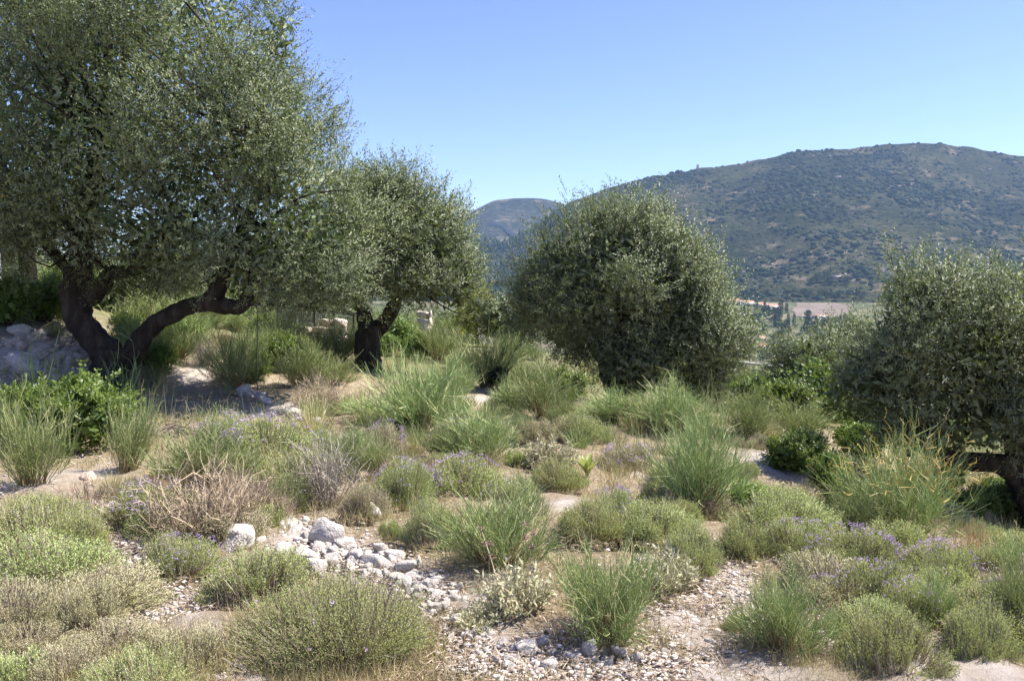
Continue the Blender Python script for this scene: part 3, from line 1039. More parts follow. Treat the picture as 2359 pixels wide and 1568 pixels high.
for (dx, dy, Y, rz, s) in [(60, 690, 30, .8, 1.1), (160, 690, 33, 2.1, 1.2), (470, 715, 33, 3.3, 1.1), (560, 730, 36, 4.2, 1.2), (-60, 690, 26, 5.0, 1.1), (650, 745, 38, 1.3, 1.2), (1010, 790, 33, 2.7, .9), (240, 690, 38, 4, 1.3)]:
    p = at(dx, dy, Y)
    p[2] = float(gz(p[0], p[1])) - .05
    copy_tree(o0, p, rz, s, 'hazy olive tree at the back of the terrace on the left', 'olives at the back of the terrace')


# ------------------------------------------------------------------ shrub prototypes
def bent(B, T, m, sag=0.0, wob=0.0):
    """curved paths from base points to tips"""
    n = len(B)
    t = np.linspace(0, 1, m)[None, :, None]
    P = B[:, None] + (T - B)[:, None] * t
    side = rng.normal(size=(n, 1, 3)) * wob
    return P + side * np.sin(np.pi * t) + np.array([0, 0, sag]) * np.sin(np.pi * t)


def hemi(n, lo=0.0):
    d = rdirs(n)
    d[:, 2] = np.abs(d[:, 2])
    d[:, 2] = lo + (1 - lo) * d[:, 2]
    return unit(d)


def thyme(Rd, n, H, seed, mat='thyme_leaf', per=14, flow=260):
    gw, gl, gf = Geo(), Geo(), Geo()
    d = hemi(n, .02)
    # the cushion is gathered in small tufts with gaps between them
    tuft = hemi(max(24, n // 60), .02)
    j = rng.integers(0, len(tuft), n)
    d = unit(tuft[j] * 1.0 + rng.normal(size=(n, 3)) * .16)
    d[:, 2] = np.abs(d[:, 2])
    lumpy = 1 + .16 * vnoise(tuft * 2.2 + seed, 1.0, seed)[j] + .10 * rng.normal(size=len(tuft))[j]
    T = d * np.array([Rd, Rd, H]) * (lumpy * (.72 + .34 * rng.random(n) ** .8))[:, None]
    T[:, 2] = np.maximum(T[:, 2], .12 * H) + .06 * H * rng.random(n)
    inn = .45 + .3 * rng.random(n)
    B = np.stack([T[:, 0] * inn, T[:, 1] * inn, np.zeros(n)], -1) + rng.normal(size=(n, 3)) * np.array([.05, .05, 0]) * Rd
    paths = bent(B, T, 4, sag=-.02 * Rd, wob=.05 * Rd)
    q = np.stack([paths[:, 1], paths[:, 2], paths[:, 3]], 1)
    ribbons(gw, q, .0042, .0024, np.clip(.1 + .9 * rng.random(n), 0, 1))
    u = unit(T - B)
    tc = rng.random(len(tuft))[j]
    dead = (vnoise(tuft * 3 + 5 + seed, 1.0, seed + 3)[j] > .45)
    for k in range(per):
        t = .50 + .54 * (k + rng.random(n)) / per
        P = B + (T - B) * t[:, None] + rng.normal(size=(n, 3)) * .006
        ld = unit(u * .7 + rdirs(n) * .7 + np.array([0, 0, .3]))
        sel = ~dead | (rng.random(n) < .25)
        P_, l_ = P[sel], ld[sel]
        leaves(gl, P_, l_, unit(np.cross(l_, rdirs(len(l_)))), .0145 * (.7 + .6 * rng.random(len(P_))), .0054, np.clip(.5 * tc[sel] + .5 * rng.random(len(P_)), 0, 1), cn=unit(d[sel] + np.array([0, 0, .3])))
    if flow:
        tf = tuft[rng.random(len(tuft)) < .7]
        fi = rng.integers(0, len(tf), flow)
        fd = unit(tf[fi] + rng.normal(size=(flow, 3)) * .13)
        fd[:, 2] = np.abs(fd[:, 2])
        ok = fd[:, 2] > .25
        fd = fd[ok]
        P = fd * np.array([Rd, Rd, H]) * (1.0 + .12 * rng.random(len(fd)))[:, None] + np.array([0, 0, .07 * H])
        for k in range(7):
            ld = rdirs(len(P))
            leaves(gf, P + rng.normal(size=P.shape) * .005, ld, unit(np.cross(ld, rdirs(len(P)))), 0.013, .008, rng.random(len(P)))
    parts = [('stems', gw.mesh('stems', M['thyme_wood'])), ('foliage', gl.mesh('foliage', M[mat]))]
    fl = gf.mesh('flowers', M['flower']) if flow else None
    return dict(parts=parts, flowers=fl, w=2 * Rd, h=H)


def broom(H, spread, n, seed, tips=False, br=8, wscale=1.0, wood=True):
    gg, gt, gw = Geo(), Geo(), Geo()
    ang = rng.random(n) * 6.283
    rad = np.sqrt(rng.random(n))
    lean = rad * spread
    T = np.stack([np.cos(ang) * lean, np.sin(ang) * lean, H * (1.0 - .35 * rad ** 2) * (.45 + .5 * rng.random(n)) * (1 + .22 * np.sin(ang * 2 + seed) + .15 * np.sin(ang * 5 + 2 * seed))], -1)
    B = np.stack([np.cos(ang) * rad * .09, np.sin(ang) * rad * .09, np.zeros(n)], -1)
    paths = bent(B, T, 5, wob=.05 * H)
    paths[:, 1:4, :2] *= np.array([.75, .85, .95])[None, :, None]
    ribbons(gw if wood else gg, paths[:, :3], .008 * wscale, .005 * wscale, rng.random(n) * .8)
    ribbons(gg, paths[:, 2:], .005 * wscale, .0025 * wscale, rng.random(n) * .8)
    for k in range(br):
        t = .32 + .6 * rng.random(n)
        i = np.clip((t * 4).astype(int), 0, 3)
        f = (t * 4 - i)[:, None]
        ar = np.arange(n)
        S = paths[ar, i] * (1 - f) + paths[ar, i + 1] * f
        d = unit(unit(T - B) * .9 + rng.normal(size=(n, 3)) * .42 + np.array([0, 0, .25]))
        E = S + d * (H * (.09 + .24 * rng.random(n)))[:, None]
        pp = bent(S, E, 3, wob=.02 * H)
        ribbons(gg, pp, .0038 * wscale, .0016 * wscale, np.clip(rng.random(n) + (rng.random(n) < .06) * .5, 0, 1))
        if tips and k < 4:
            hi = E[:, 2] > .55 * H
            S2 = E[hi]
            d2 = unit(d[hi] + rng.normal(size=S2.shape) * .35)
            ribbons(gt, bent(S2 - d2 * .03 * H, S2 + d2 * .06 * H, 3, wob=.02 * H), .006 * wscale, .004 * wscale, rng.random(len(S2)))
    parts = [('stems', gg.mesh('stems', M['broom_stem']))]
    if wood:
        parts.append(('woody_base', gw.mesh('woody_base', M['broom_wood'])))
    if tips:
        parts.append(('seed_tips', gt.mesh('seed_tips', M['broom_tip'])))
    return dict(parts=parts, flowers=None, w=2 * spread, h=H)


def lentisk(Rd, H, n, seed, mat='lentisk_leaf'):
    gl, gw = Geo(), Geo()
    lob = [(np.array([0, 0, H * .5]), np.array([Rd * .75, Rd * .75, H * .42]))]
    for k in range(6):
        a = k * 1.05 + rng.random()
        lob.append((np.array([math.cos(a) * Rd * .55, math.sin(a) * Rd * .55, H * (.3 + .3 * rng.random())]), np.array([Rd * .45, Rd * .45, H * .3])))
    g, gt, cent = crown_geo(lob, n, leaf=(.045, .02), per=10, sprig_len=.13, clump=.09, bough=.14, fill=n // 3, spread=.45, up=.6, shoots=.04, seed=seed, depth=.16)
    for c in cent[:26]:
        tube(gw, [[0, 0, -.03], c * np.array([.4, .4, .55]), c], [.016, .011, .005], sides=5, k=2)
    return dict(parts=[('stems', gw.mesh('stems', M['bark'])), ('foliage', g.mesh('foliage', M[mat]))], flowers=None, w=2 * Rd, h=H)


def drybush(H, spread, n, mat, br=6, up=.25):
    g = Geo()
    ang = rng.random(n) * 6.283
    rad = np.sqrt(rng.random(n))
    T = np.stack([np.cos(ang) * rad * spread, np.sin(ang) * rad * spread, H * (1 - .45 * rad ** 2) * (.45 + .55 * rng.random(n))], -1)
    B = np.stack([np.cos(ang) * rad * .1, np.sin(ang) * rad * .1, np.zeros(n)], -1)
    paths = bent(B, T, 5, wob=.09 * H)
    ribbons(g, paths, .009, .0035, rng.random(n))
    for k in range(br):
        t = .25 + .65 * rng.random(n)
        i = np.clip((t * 4).astype(int), 0, 3)
        f = (t * 4 - i)[:, None]
        ar = np.arange(n)
        S = paths[ar, i] * (1 - f) + paths[ar, i + 1] * f
        d = unit(unit(T - B) * .6 + rng.normal(size=(n, 3)) * .55 + np.array([0, 0, up]))
        E = S + d * (H * (.10 + .26 * rng.random(n)))[:, None]
        E[:, 2] = np.maximum(E[:, 2], .01)
        ribbons(g, bent(S, E, 3, wob=.035 * H), .005, .0022, rng.random(n))
    return dict(parts=[('twigs', g.mesh('twigs', M[mat]))], flowers=None, w=2 * spread, h=H)


def sage(H, spread, n, heads=5):
    gl, gw, gh = Geo(), Geo(), Geo()
    ang = rng.random(n) * 6.283
    rad = np.sqrt(rng.random(n))
    T = np.stack([np.cos(ang) * rad * spread, np.sin(ang) * rad * spread, H * (1 - .4 * rad ** 2) * (.35 + .6 * rng.random(n))], -1)
    B = T * np.array([.3, .3, 0])
    P = bent(B, T, 4, wob=.03)
    ribbons(gw, P, .007, .004, rng.random(n))
    for k in range(12):
        t = .35 + .65 * (k + 1) / 12
        Q = B + (T - B) * t
        d = unit(unit(T - B) * .5 + rdirs(n) * .8 + np.array([0, 0, .25]))
        leaves(gl, Q, d, unit(np.cross(d, rdirs(n))), .055 * (.6 + .7 * rng.random(n)), .016, rng.random(n), mid=.4)
    hp = []
    for k in range(heads):
        a = rng.random() * 6.28
        b = np.array([math.cos(a), math.sin(a), 0]) * spread * .3
        e = np.array([math.cos(a) * spread * .6, math.sin(a) * spread * .6, H * (1.15 + .35 * rng.random())])
        hp.append((b, e))
        ribbons(gw, bent(b[None], e[None], 5, wob=.03), .007, .005, .8)
        for q in (e, b + (e - b) * .84):
            dd = rdirs(34)
            leaves(gh, q + dd * .004, dd, unit(np.cross(dd, rdirs(34))), .024, .008, rng.random(34))
    parts = [('stems', gw.mesh('stems', M['dry_twig'])), ('foliage', gl.mesh('foliage', M['sage_leaf']))]
    if heads:
        parts.append(('dried_flower_heads', gh.mesh('dried_flower_heads', M['dry_twig'])))
    return dict(parts=parts, flowers=None, w=2 * spread, h=H)


def sheaf(H, spread, n, mat, w=.006):
    g = Geo()
    ang = rng.random(n) * 6.283
    rad = np.sqrt(rng.random(n))
    T = np.stack([np.cos(ang) * rad * spread, np.sin(ang) * rad * spread, H * (.5 + .5 * rng.random(n)) * (1 - .3 * rad)], -1)
    B = T * np.array([.22, .22, 0])
    P = bent(B, T, 5, wob=.05 * H)
    P[:, -1, 2] -= .06 * H * rad
    ribbons(g, P, w, w * .3, rng.random(n))
    return dict(parts=[('blades', g.mesh('blades', M[mat]))], flowers=None, w=2 * spread, h=H)


def squill(H, n=13):
    g = Geo()
    for k in range(n):
        a = k * 2.4 + rng.random() * .3
        out = .35 + .5 * (k / n)
        t = np.linspace(0, 1, 7)
        L = H * (.75 + .4 * rng.random())
        x = out * L * t ** 1.3
        z = L * (t - .28 * out * t ** 2.5)
        P = np.stack([np.cos(a) * x, np.sin(a) * x, z], -1)
        w = .095 * H / .4 * np.sin(np.pi * np.clip(t * .88 + .1, 0, 1)) ** .8
        s = np.array([-math.sin(a), math.cos(a), 0])
        nrm = np.array([-math.cos(a), -math.sin(a), .6])
        V = np.stack([P + s * w[:, None] * .5 + nrm * w[:, None] * .18, P, P - s * w[:, None] * .5 + nrm * w[:, None] * .18], 1)
        idx = np.arange(21).reshape(7, 3)
        q = np.concatenate([np.stack([idx[:-1, j], idx[:-1, j + 1], idx[1:, j + 1], idx[1:, j]], -1) for j in (0, 1)])
        g2 = Geo().add(V, q, rng.random())
        yield g2


def pile(n, L, mat):
    g = Geo()
    P = rng.normal(size=(n, 3)) * np.array([.32, .2, .05]) * L + np.array([0, 0, .08 * L])
    a = rng.normal(size=n) * .7 + np.where(rng.random(n) < .5, 0, 3.14)
    d = np.stack([np.cos(a), np.sin(a), rng.normal(size=n) * .18 + .05], -1)
    ln = L * (.15 + .5 * rng.random(n))
    S, E = P - d * ln[:, None] * .5, P + d * ln[:, None] * .5
    S[:, 2] = np.maximum(S[:, 2], .0)
    E[:, 2] = np.maximum(E[:, 2], .0)
    ribbons(g, bent(S, E, 5, wob=.06 * L), .016, .005, rng.random(n))
    return dict(parts=[('branches', g.mesh('branches', M[mat]))], flowers=None, w=1.6 * L, h=.4 * L)


PR = {}
PR['tS'] = thyme(.22, 1100, .24, 1, flow=50)
PR['tM'] = thyme(.36, 2200, .32, 2, flow=210)
PR['tM2'] = thyme(.36, 2200, .34, 8, flow=170)
PR['tL'] = thyme(.62, 5200, .44, 3, flow=12)
PR['tD'] = thyme(.36, 2000, .28, 4, mat='thyme_dry', flow=170)
PR['b1'] = broom(.62, .34, 150, 1, br=15)
PR['b2'] = broom(.70, .32, 120, 2, br=13)
PR['b3'] = broom(1.1, .46, 160, 3, wscale=1.3, br=14)
PR['bT'] = broom(1.1, .5, 150, 4, tips=True, wscale=1.25, br=13)
PR['bS'] = broom(.9, .16, 16, 5, br=3, wscale=1.4, wood=False)
PR['bF'] = broom(1.0, .62, 130, 6, wscale=1.7, br=12)
PR['l1'] = lentisk(.45, .62, 1150, 5)
PR['l2'] = lentisk(.34, .40, 800, 6)
PR['d1'] = drybush(.62, .42, 170, 'dry_twig')
PR['d2'] = drybush(.85, .34, 110, 'grey_twig')
PR['d3'] = drybush(.35, .2, 26, 'dry_twig', br=5)
PR['dA'] = drybush(.5, .7, 40, 'grey_twig', br=5, up=.05)
PR['s1'] = sage(.42, .30, 130, heads=4)
PR['s2'] = sage(.34, .26, 120, heads=0)
PR['g1'] = sheaf(.8, .16, 150, 'straw', .007)
PR['g2'] = sheaf(.5, .26, 190, 'grass', .006)
PR['g3'] = sheaf(.62, .30, 200, 'green_grass', .0075)
PR['pile'] = pile(150, 1.0, 'grey_twig')
PR['rust'] = drybush(.3, .2, 40, 'rust_leaf', br=6)
PR['dk'] = lentisk(.26, .75, 500, 9, mat='dark_leaf')

NAMES = dict(t=('thyme_cushion', 'shrub'), b=('broom_bush', 'bush'), l=('lentisk_shrub', 'shrub'), d=('dry_bush', 'bush'), s=('sage_plant', 'plant'), g=('grass_clump', 'grass clump'), p=('brushwood_pile', 'brushwood'), r=('dead_fern', 'plant'))


def shrub(key, dx, dy, dw, dh, label, fl=False, rz=None, group=None, nm=None, loc=None, sink=.02):
    """a plant whose foot stands at photo point (dx, dy), dw wide and dh tall in the photograph"""
    p = hit(dx, dy) if loc is None else np.array(loc, float)
    pr = PR[key]
    s = mpd(p[1])
    sx, sz = dw * s / pr['w'], dh * s / pr['h'] * (.88 if key[0] == 't' else 1)
    n, cat = nm or NAMES[key[0]]
    p[2] -= sink
    t = thing(n, label, cat, p, group, rng.random() * 6.28 if rz is None else rz, (sx * rng.uniform(.9, 1.12), sx * rng.uniform(.9, 1.12), sz))
    t.rotation_euler[0], t.rotation_euler[1] = rng.normal(size=2) * .06
    for (a, me) in pr['parts']:
        part(a, me, t)
    if fl and pr['flowers']:
        part('flowers', pr['flowers'], t)
    return t


# thyme cushions ----------------------------------------------------
for a in [
    ('tL', 775, 1485, 490, 175, 'largest green thyme cushion, in front of the white rubble strip', True),
    ('tM', 590, 1365, 270, 125, 'yellow-green thyme cushion joining the back of the largest cushion', False),
    ('tM2', 420, 1310, 190, 95, 'thyme cushion with a few violet flowers below the brown dry bush', True),
    ('tM', 90, 1250, 300, 125, 'wide thyme cushion at the left edge below the bare twigs', False),
    ('tM2', 175, 1260, 150, 100, 'thyme cushion left of the bare pale hollow', False),
    ('tM2', 130, 1340, 320, 125, 'thyme cushion in the middle of the lower left group', False),
    ('tD', 40, 1430, 240, 130, 'greyish thyme cushion at the left edge of the lower left group', False),
    ('tD', 205, 1425, 190, 120, 'straw-tinged thyme cushion beside the stony gap at lower left', False),
    ('tD', 430, 1525, 220, 115, 'grey-green thyme cushion left of the largest cushion', False),
    ('tM', 330, 1590, 300, 120, 'thyme cushion cut by the bottom edge at lower left', False),
    ('tD', 130, 1580, 260, 120, 'pale dry thyme cushion in the bottom left corner', False),
    ('tM2', 1000, 1250, 150, 120, 'light green thyme cushion right of the rubble strip top', False),
    ('tS', 900, 1232, 56, 56, 'tiny green thyme tuft among the white stones', False),
    ('tM', 1075, 1130, 230, 95, 'violet-flowering thyme cushion behind the second broom of the foreground', True),
    ('tM2', 925, 1150, 170, 110, 'violet-tinged thyme cushion right of the grey dead bush', True),
    ('tM', 1420, 1205, 150, 95, 'violet-flowering thyme cushion below the bright squill plant', True),
    ('tS', 1505, 1178, 90, 90, 'dark thyme tuft with violet flowers against the tall broom', True),
    ('tS', 1570, 1200, 100, 70, 'small bright green thyme cushion at the foot of the tall broom', False),
    ('tM2', 1590, 1310, 170, 115, 'rounded thyme cushion behind the pale sage on the right', False),
    ('tM', 1710, 1270, 190, 95, 'flat thyme cushion below the vivid green shrub', False),
    ('tM2', 1840, 1275, 200, 95, 'violet-dotted thyme cushion left of the yellow-tipped broom', True),
    ('tM', 1960, 1300, 220, 105, 'thyme cushion in front of the yellow-tipped broom', True),
    ('tM2', 2010, 1385, 190, 115, 'thyme cushion with a row of violet flowers behind the lower right broom', True),
    ('tM', 2170, 1340, 200, 110, 'violet-topped thyme cushion before the terrace edge on the right', True),
    ('tM2', 2090, 1425, 180, 110, 'thyme cushion between the two lower right brooms', True),
    ('tM', 2045, 1535, 270, 165, 'big bright thyme cushion near the bottom right corner', False),
    ('tM2', 2245, 1510, 170, 135, 'rounded thyme cushion right of the big bright one', False),
    ('tM', 630, 1060, 270, 115, 'wide violet-flowering thyme cushion in front of the shaded ground', True),
    ('tM2', 530, 1040, 170, 100, 'violet-flowering thyme cushion at the edge of the olive shade', True),
    ('tD', 885, 1045, 110, 90, 'violet-grey thyme cushion right of the stones in mid slope', True),
    ('tM', 670, 1165, 130, 95, 'yellow-green thyme cushion between the two dead bushes', False),
    ('tD', 1450, 1070, 150, 60, 'pinkish faded thyme cushion beyond the squill plant', True),
    ('tM', 1290, 1120, 150, 80, 'plain thyme cushion left of the squill plant', False),
    ('tD', 840, 1180, 110, 90, 'withered thyme cushion at the top of the rubble strip', False),
    ('tM2', 1190, 1180, 140, 90, 'yellow-green thyme cushion behind the foreground brooms', False),
    ('tM2', 1690, 1445, 80, 45, 'little thyme tuft left of the lower right broom', False),
    ('tD', 1760, 1205, 110, 60, 'brownish thyme cushion between the vivid shrub and the path', False),
    ('tM', 1330, 1010, 140, 70, 'thyme cushion behind the pale silvery sage', False),
    ('tD', 1230, 1010, 110, 60, 'straw-coloured cushion left of the silvery sage', False),
    ('tM2', 780, 1090, 110, 80, 'green thyme cushion behind the grey dead bush', False),
    ('tM', 2300, 1420, 140, 100, 'thyme cushion at the foot of the right-edge broom', True),
    ('tM', 1900, 1380, 110, 70, 'thyme cushion right behind the lower right broom', True),
]:
    shrub(*a)

# brooms --------------------------------------------------------------
for a in [
    ('b1', 1395, 1465, 290, 255, 'dense green broom bush in the centre foreground above the pebbles'),
    ('b1', 1150, 1310, 280, 220, 'dense broom bush at the right of the rubble strip'),
    ('b1', 1805, 1500, 250, 215, 'dense broom bush standing alone on the lower right'),
    ('b3', 1610, 1185, 250, 270, 'tall upright broom bush left of the vivid green shrub'),
    ('bT', 2075, 1245, 300, 280, 'tall broom bush with yellow-brown tips before the dark right olive'),
    ('b2', 1945, 1225, 150, 125, 'greyish low broom left of the yellow-tipped broom'),
    ('b2', 2150, 1435, 140, 160, 'thin broom bush among the thyme at lower right'),
    ('b1', 2350, 1465, 190, 220, 'broom bush cut by the right edge of the picture'),
    ('b1', 470, 1120, 250, 165, 'blue-green broom bush behind the brown dry bush'),
    ('b2', 75, 1120, 220, 260, 'tall ragged broom bush at the left edge before the lentisk'),
    ('b2', 290, 1090, 140, 220, 'broom bush with a straw-brown foot left of the blue-green one'),
    ('bS', 285, 925, 110, 170, 'few long green broom stalks in front of the leaning trunk'),
    ('bS', 90, 930, 130, 190, 'few long broom stalks rising before the stony bank'),
    ('b3', 1110, 1065, 230, 150, 'broom bush in mid slope left of the silvery sage'),
    ('bF', 960, 1000, 260, 220, 'large pale green broom bush right of the second olive trunk'),
    ('bF', 540, 890, 190, 160, 'broom bush under the low limb of the leaning olive'),
    ('b3', 700, 890, 150, 120, 'shaded broom bush left of the second olive trunk'),
    ('bF', 1250, 965, 170, 160, 'broom bush in front of the round middle olive on its left'),
    ('bF', 1120, 890, 190, 150, 'pale broom bush between the second and the middle olive'),
    ('b3', 1830, 1000, 180, 90, 'pale broom bush at the foot of the slope olive'),
    ('b3', 1720, 1010, 130, 130, 'broom bush with a pale flower stalk right of the tall broom'),
    ('b3', 1540, 990, 190, 130, 'broom bush before the trunk of the round middle olive'),
    ('b3', 1410, 975, 170, 90, 'low broom bush at the foot of the round middle olive'),
    ('b2', 860, 965, 170, 75, 'broom bush in front of the second olive trunk'),
    ('bF', 780, 830, 160, 110, 'feathery broom bush beside the wire fence'),
    ('bF', 640, 810, 150, 110, 'feathery broom bush beyond the hanging wire'),
    ('bF', 1010, 830, 150, 110, 'feathery broom bush behind the second olive on the right'),
    ('b2', 870, 1090, 120, 110, 'slim broom bush right of the grey dead bush'),
    ('b2', 2330, 1330, 120, 130, 'wispy broom bush at the terrace edge on the right'),
    ('bF', 330, 760, 150, 100, 'pale broom bush seen through the fork of the leaning olive'),
    ('bF', 440, 770, 160, 100, 'pale broom bush above the low limb of the leaning olive'),
    ('b3', 1180, 950, 120, 90, 'broom bush beside the shaded bare patch in mid slope'),
    ('b2', 1020, 1060, 130, 110, 'broom bush left of the mid-slope broom'),
]:
    shrub(*a)
# shrubs with green leaves ---------------------------------------------
for a in [
    ('l1', 165, 1030, 260, 170, 'bright green lentisk shrub before the leaning olive trunk'),
    ('l1', 60, 1010, 170, 130, 'dark green lentisk shrub at the left edge behind the ragged broom'),
    ('l1', 1830, 1085, 170, 105, 'glossy green shrub right of the sandy patch'),
    ('l1', 1910, 1150, 110, 115, 'leafy green shrub left of the yellow-tipped broom'),
    ('l2', 1725, 1180, 115, 66, 'vivid green round shrub in the middle right'),
    ('l1', 1285, 935, 150, 90, 'light green shrub before the left side of the middle olive'),
    ('l2', 2225, 1200, 90, 70, 'small light green shrub under the right olive'),
    ('l1', 2320, 1200, 130, 100, 'leafy shrub under the arching limb of the right olive'),
    ('l1', 965, 825, 80, 60, 'green shrub right of the second olive trunk'),
    ('l1', 1725, 935, 130, 70, 'green shrub on the slope beyond the tall broom'),
    ('l1', 655, 850, 100, 90, 'dark green shrub left of the wire fence'),
    ('l2', 590, 870, 70, 60, 'small green shrub at the end of the stone row'),
    ('l1', 400, 800, 140, 70, 'green shrub between the fork and the low limb'),
    ('l2', 300, 780, 80, 60, 'green shrub just inside the olive fork'),
    ('l2', 935, 1000, 90, 55, 'green shrub in front of the pale broom'),
    ('l1', 1980, 1050, 120, 80, 'dark green shrub under the left of the right olive'),
    ('l2', 370, 850, 80, 60, 'green shrub behind the leaning olive base'),
]:
    shrub(*a)
for a in [
    ('l1', 20, 745, 130, 120, 'dark leafy shrub on top of the stony bank at the left edge'),
    ('l1', 110, 740, 120, 110, 'dark leafy shrub behind the stony bank left of the leaning trunk'),
    ('bF', 60, 725, 150, 110, 'broom behind the stony bank at the left edge'),
    ('bF', 150, 735, 120, 90, 'broom just left of the leaning olive limb'),
    ('l1', 160, 715, 130, 110, 'leafy shrub behind the leaning limb on its left'),
    ('g3', 130, 770, 70, 50, 'green grass clump on the stony bank'),
]:
    shrub(*a)
shrub('dk', 1145, 895, 42, 70, 'small dark upright sapling in mid slope', nm=('sapling', 'sapling'))
# dead and dry plants -----------------------------------------------------
for a in [
    ('d1', 470, 1235, 280, 220, 'large brown dry bush left of the white rocks'),
    ('d1', 560, 1200, 190, 150, 'sprawling brown dry bush beside the large one'),
    ('d2', 755, 1160, 170, 200, 'grey dead bush above the rubble strip'),
    ('d3', 195, 1165, 110, 90, 'bare brown twigs beside the pale stones on the left'),
    ('d3', 1000, 1085, 80, 65, 'brown dry tuft left of the violet thyme'),
    ('dA', 2160, 1255, 240, 70, 'arching dead stalks below the yellow-tipped broom'),
    ('d3', 1920, 1420, 90, 60, 'dark brown dry tuft behind the lower right broom'),
    ('d1', 640, 1200, 110, 80, 'low dry bush touching the first white rocks'),
    ('d3', 1620, 1405, 110, 40, 'dark withered tuft on the stony path'),
    ('d3', 1290, 1470, 90, 70, 'brown dry stems at the foot of the centre broom'),
    ('d2', 470, 840, 70, 90, 'dead twigs on the pale patch behind the olive'),
    ('d1', 740, 950, 120, 110, 'bleached dry bush at the end of the stone row'),
]:
    shrub(*a)
shrub('pile', 400, 1000, 200, 60, 'heap of grey cut branches beside the leaning olive trunk', rz=.3)
shrub('rust', 360, 1140, 120, 80, 'rust-brown withered fern left of the brown dry bush')
shrub('rust', 335, 1165, 90, 50, 'rust-brown withered leaves beside the pale hollow')
# sages ---------------------------------------------------------------------
for a in [
    ('s1', 1190, 1410, 210, 150, 'pale sage with dried brown heads left of the centre broom'),
    ('s2', 1530, 1350, 160, 115, 'pale felted sage right of the centre broom'),
    ('s2', 1265, 1080, 130, 95, 'silvery sage in the middle of the slope'),
    ('s2', 1235, 1190, 60, 65, 'small silvery sage behind the foreground brooms'),
    ('s2', 1100, 1440, 110, 70, 'low pale sage on the pebbles'),
]:
    shrub(*a)
# grass clumps -----------------------------------------------------------------
shrub('g1', 2245, 1300, 80, 150, 'upright straw-coloured grass sheaf at the terrace edge')
shrub('g1', 2200, 1290, 60, 90, 'short straw-coloured grass at the terrace edge')
shrub('g2', 720, 1000, 130, 120, 'dry bleached grass clump beside the stone row')
shrub('g2', 790, 1060, 90, 120, 'dry grass clump above the small rock pair')
shrub('g2', 260, 1130, 110, 70, 'dry grass clump beside the pale stones on the left')
# the yellow-green squill ---------------------------------------------------------
p = hit(1352, 1092)
t = thing('squill_plant', 'bright yellow-green squill rosette in the middle of the slope', 'plant', p - [0, 0, .02])
for g in squill(58 * mpd(p[1]), 12):
    part('leaf', g.mesh('leaf', M['squill_leaf'], True), t)
p = hit(1175, 938)
t = thing('withered_squill', 'small orange withered leaves before the shaded bare patch', 'plant', p - [0, 0, .02])
for g in squill(32 * mpd(p[1]), 4):
    part('leaf', g.mesh('leaf', M['straw'], True), t)

# plants filling the slope between the ones above, named after what stands next to them
MARKS = [(850, 855, 'the second olive trunk'), (1425, 950, 'the middle olive trunk'), (1610, 1180, 'the tall upright broom'), (1265, 1080, 'the silvery sage'), (1352, 1092, 'the squill rosette'),
         (755, 1160, 'the grey dead bush'), (640, 940, 'the stone row'), (1780, 1070, 'the sandy patch'), (2075, 1245, 'the yellow-tipped broom'), (1130, 920, 'the shaded bare patch'), (470, 1235, 'the brown dry bush'),
         (248, 915, 'the leaning olive trunk'), (730, 800, 'the wire fence'), (1000, 1000, 'the large pale broom'), (1150, 1310, 'the broom by the rubble'), (1395, 1465, 'the centre broom'), (1725, 1180, 'the vivid round shrub'),
         (1805, 1500, 'the lone lower right broom'), (540, 890, 'the broom under the low limb'), (800, 1030, 'the rock pair'), (1145, 895, 'the dark sapling'), (1880, 950, 'the slope olive'), (2245, 1300, 'the straw sheaf')]
SEEN = {}


def near_label(look, dx, dy):
    m = min(MARKS, key=lambda q: abs(q[0] - dx) + 2 * abs(q[1] - dy))
    ex, ey = dx - m[0], dy - m[1]
    far = 'a little ' if abs(ex) + 2 * abs(ey) < 90 else 'well '
    side = ('right of ' if ex > 0 else 'left of ') if abs(ex) > 1.3 * abs(ey) else ('in front of ' if ey > 0 else 'behind ')
    return look + ' ' + far + side + m[2]


SIZE = {'g3': (.6, .5), 'g2': (.55, .42), 'bF': (1.1, .7), 'b3': (.8, .72), 'b2': (.5, .5), 'tM': (.75, .30), 'tM2': (.75, .32), 'tD': (.7, .26), 'tS': (.4, .22), 'l2': (.5, .35)}
LOOK = {'g3': 'greenish grass clump', 'g2': 'dry grass clump', 'bF': 'feathery broom', 'b3': 'upright broom', 'b2': 'slim broom', 'tM': 'yellow-green thyme cushion', 'tM2': 'green thyme cushion', 'tD': 'faded thyme cushion', 'tS': 'thyme tuft', 'l2': 'leafy green shrub'}


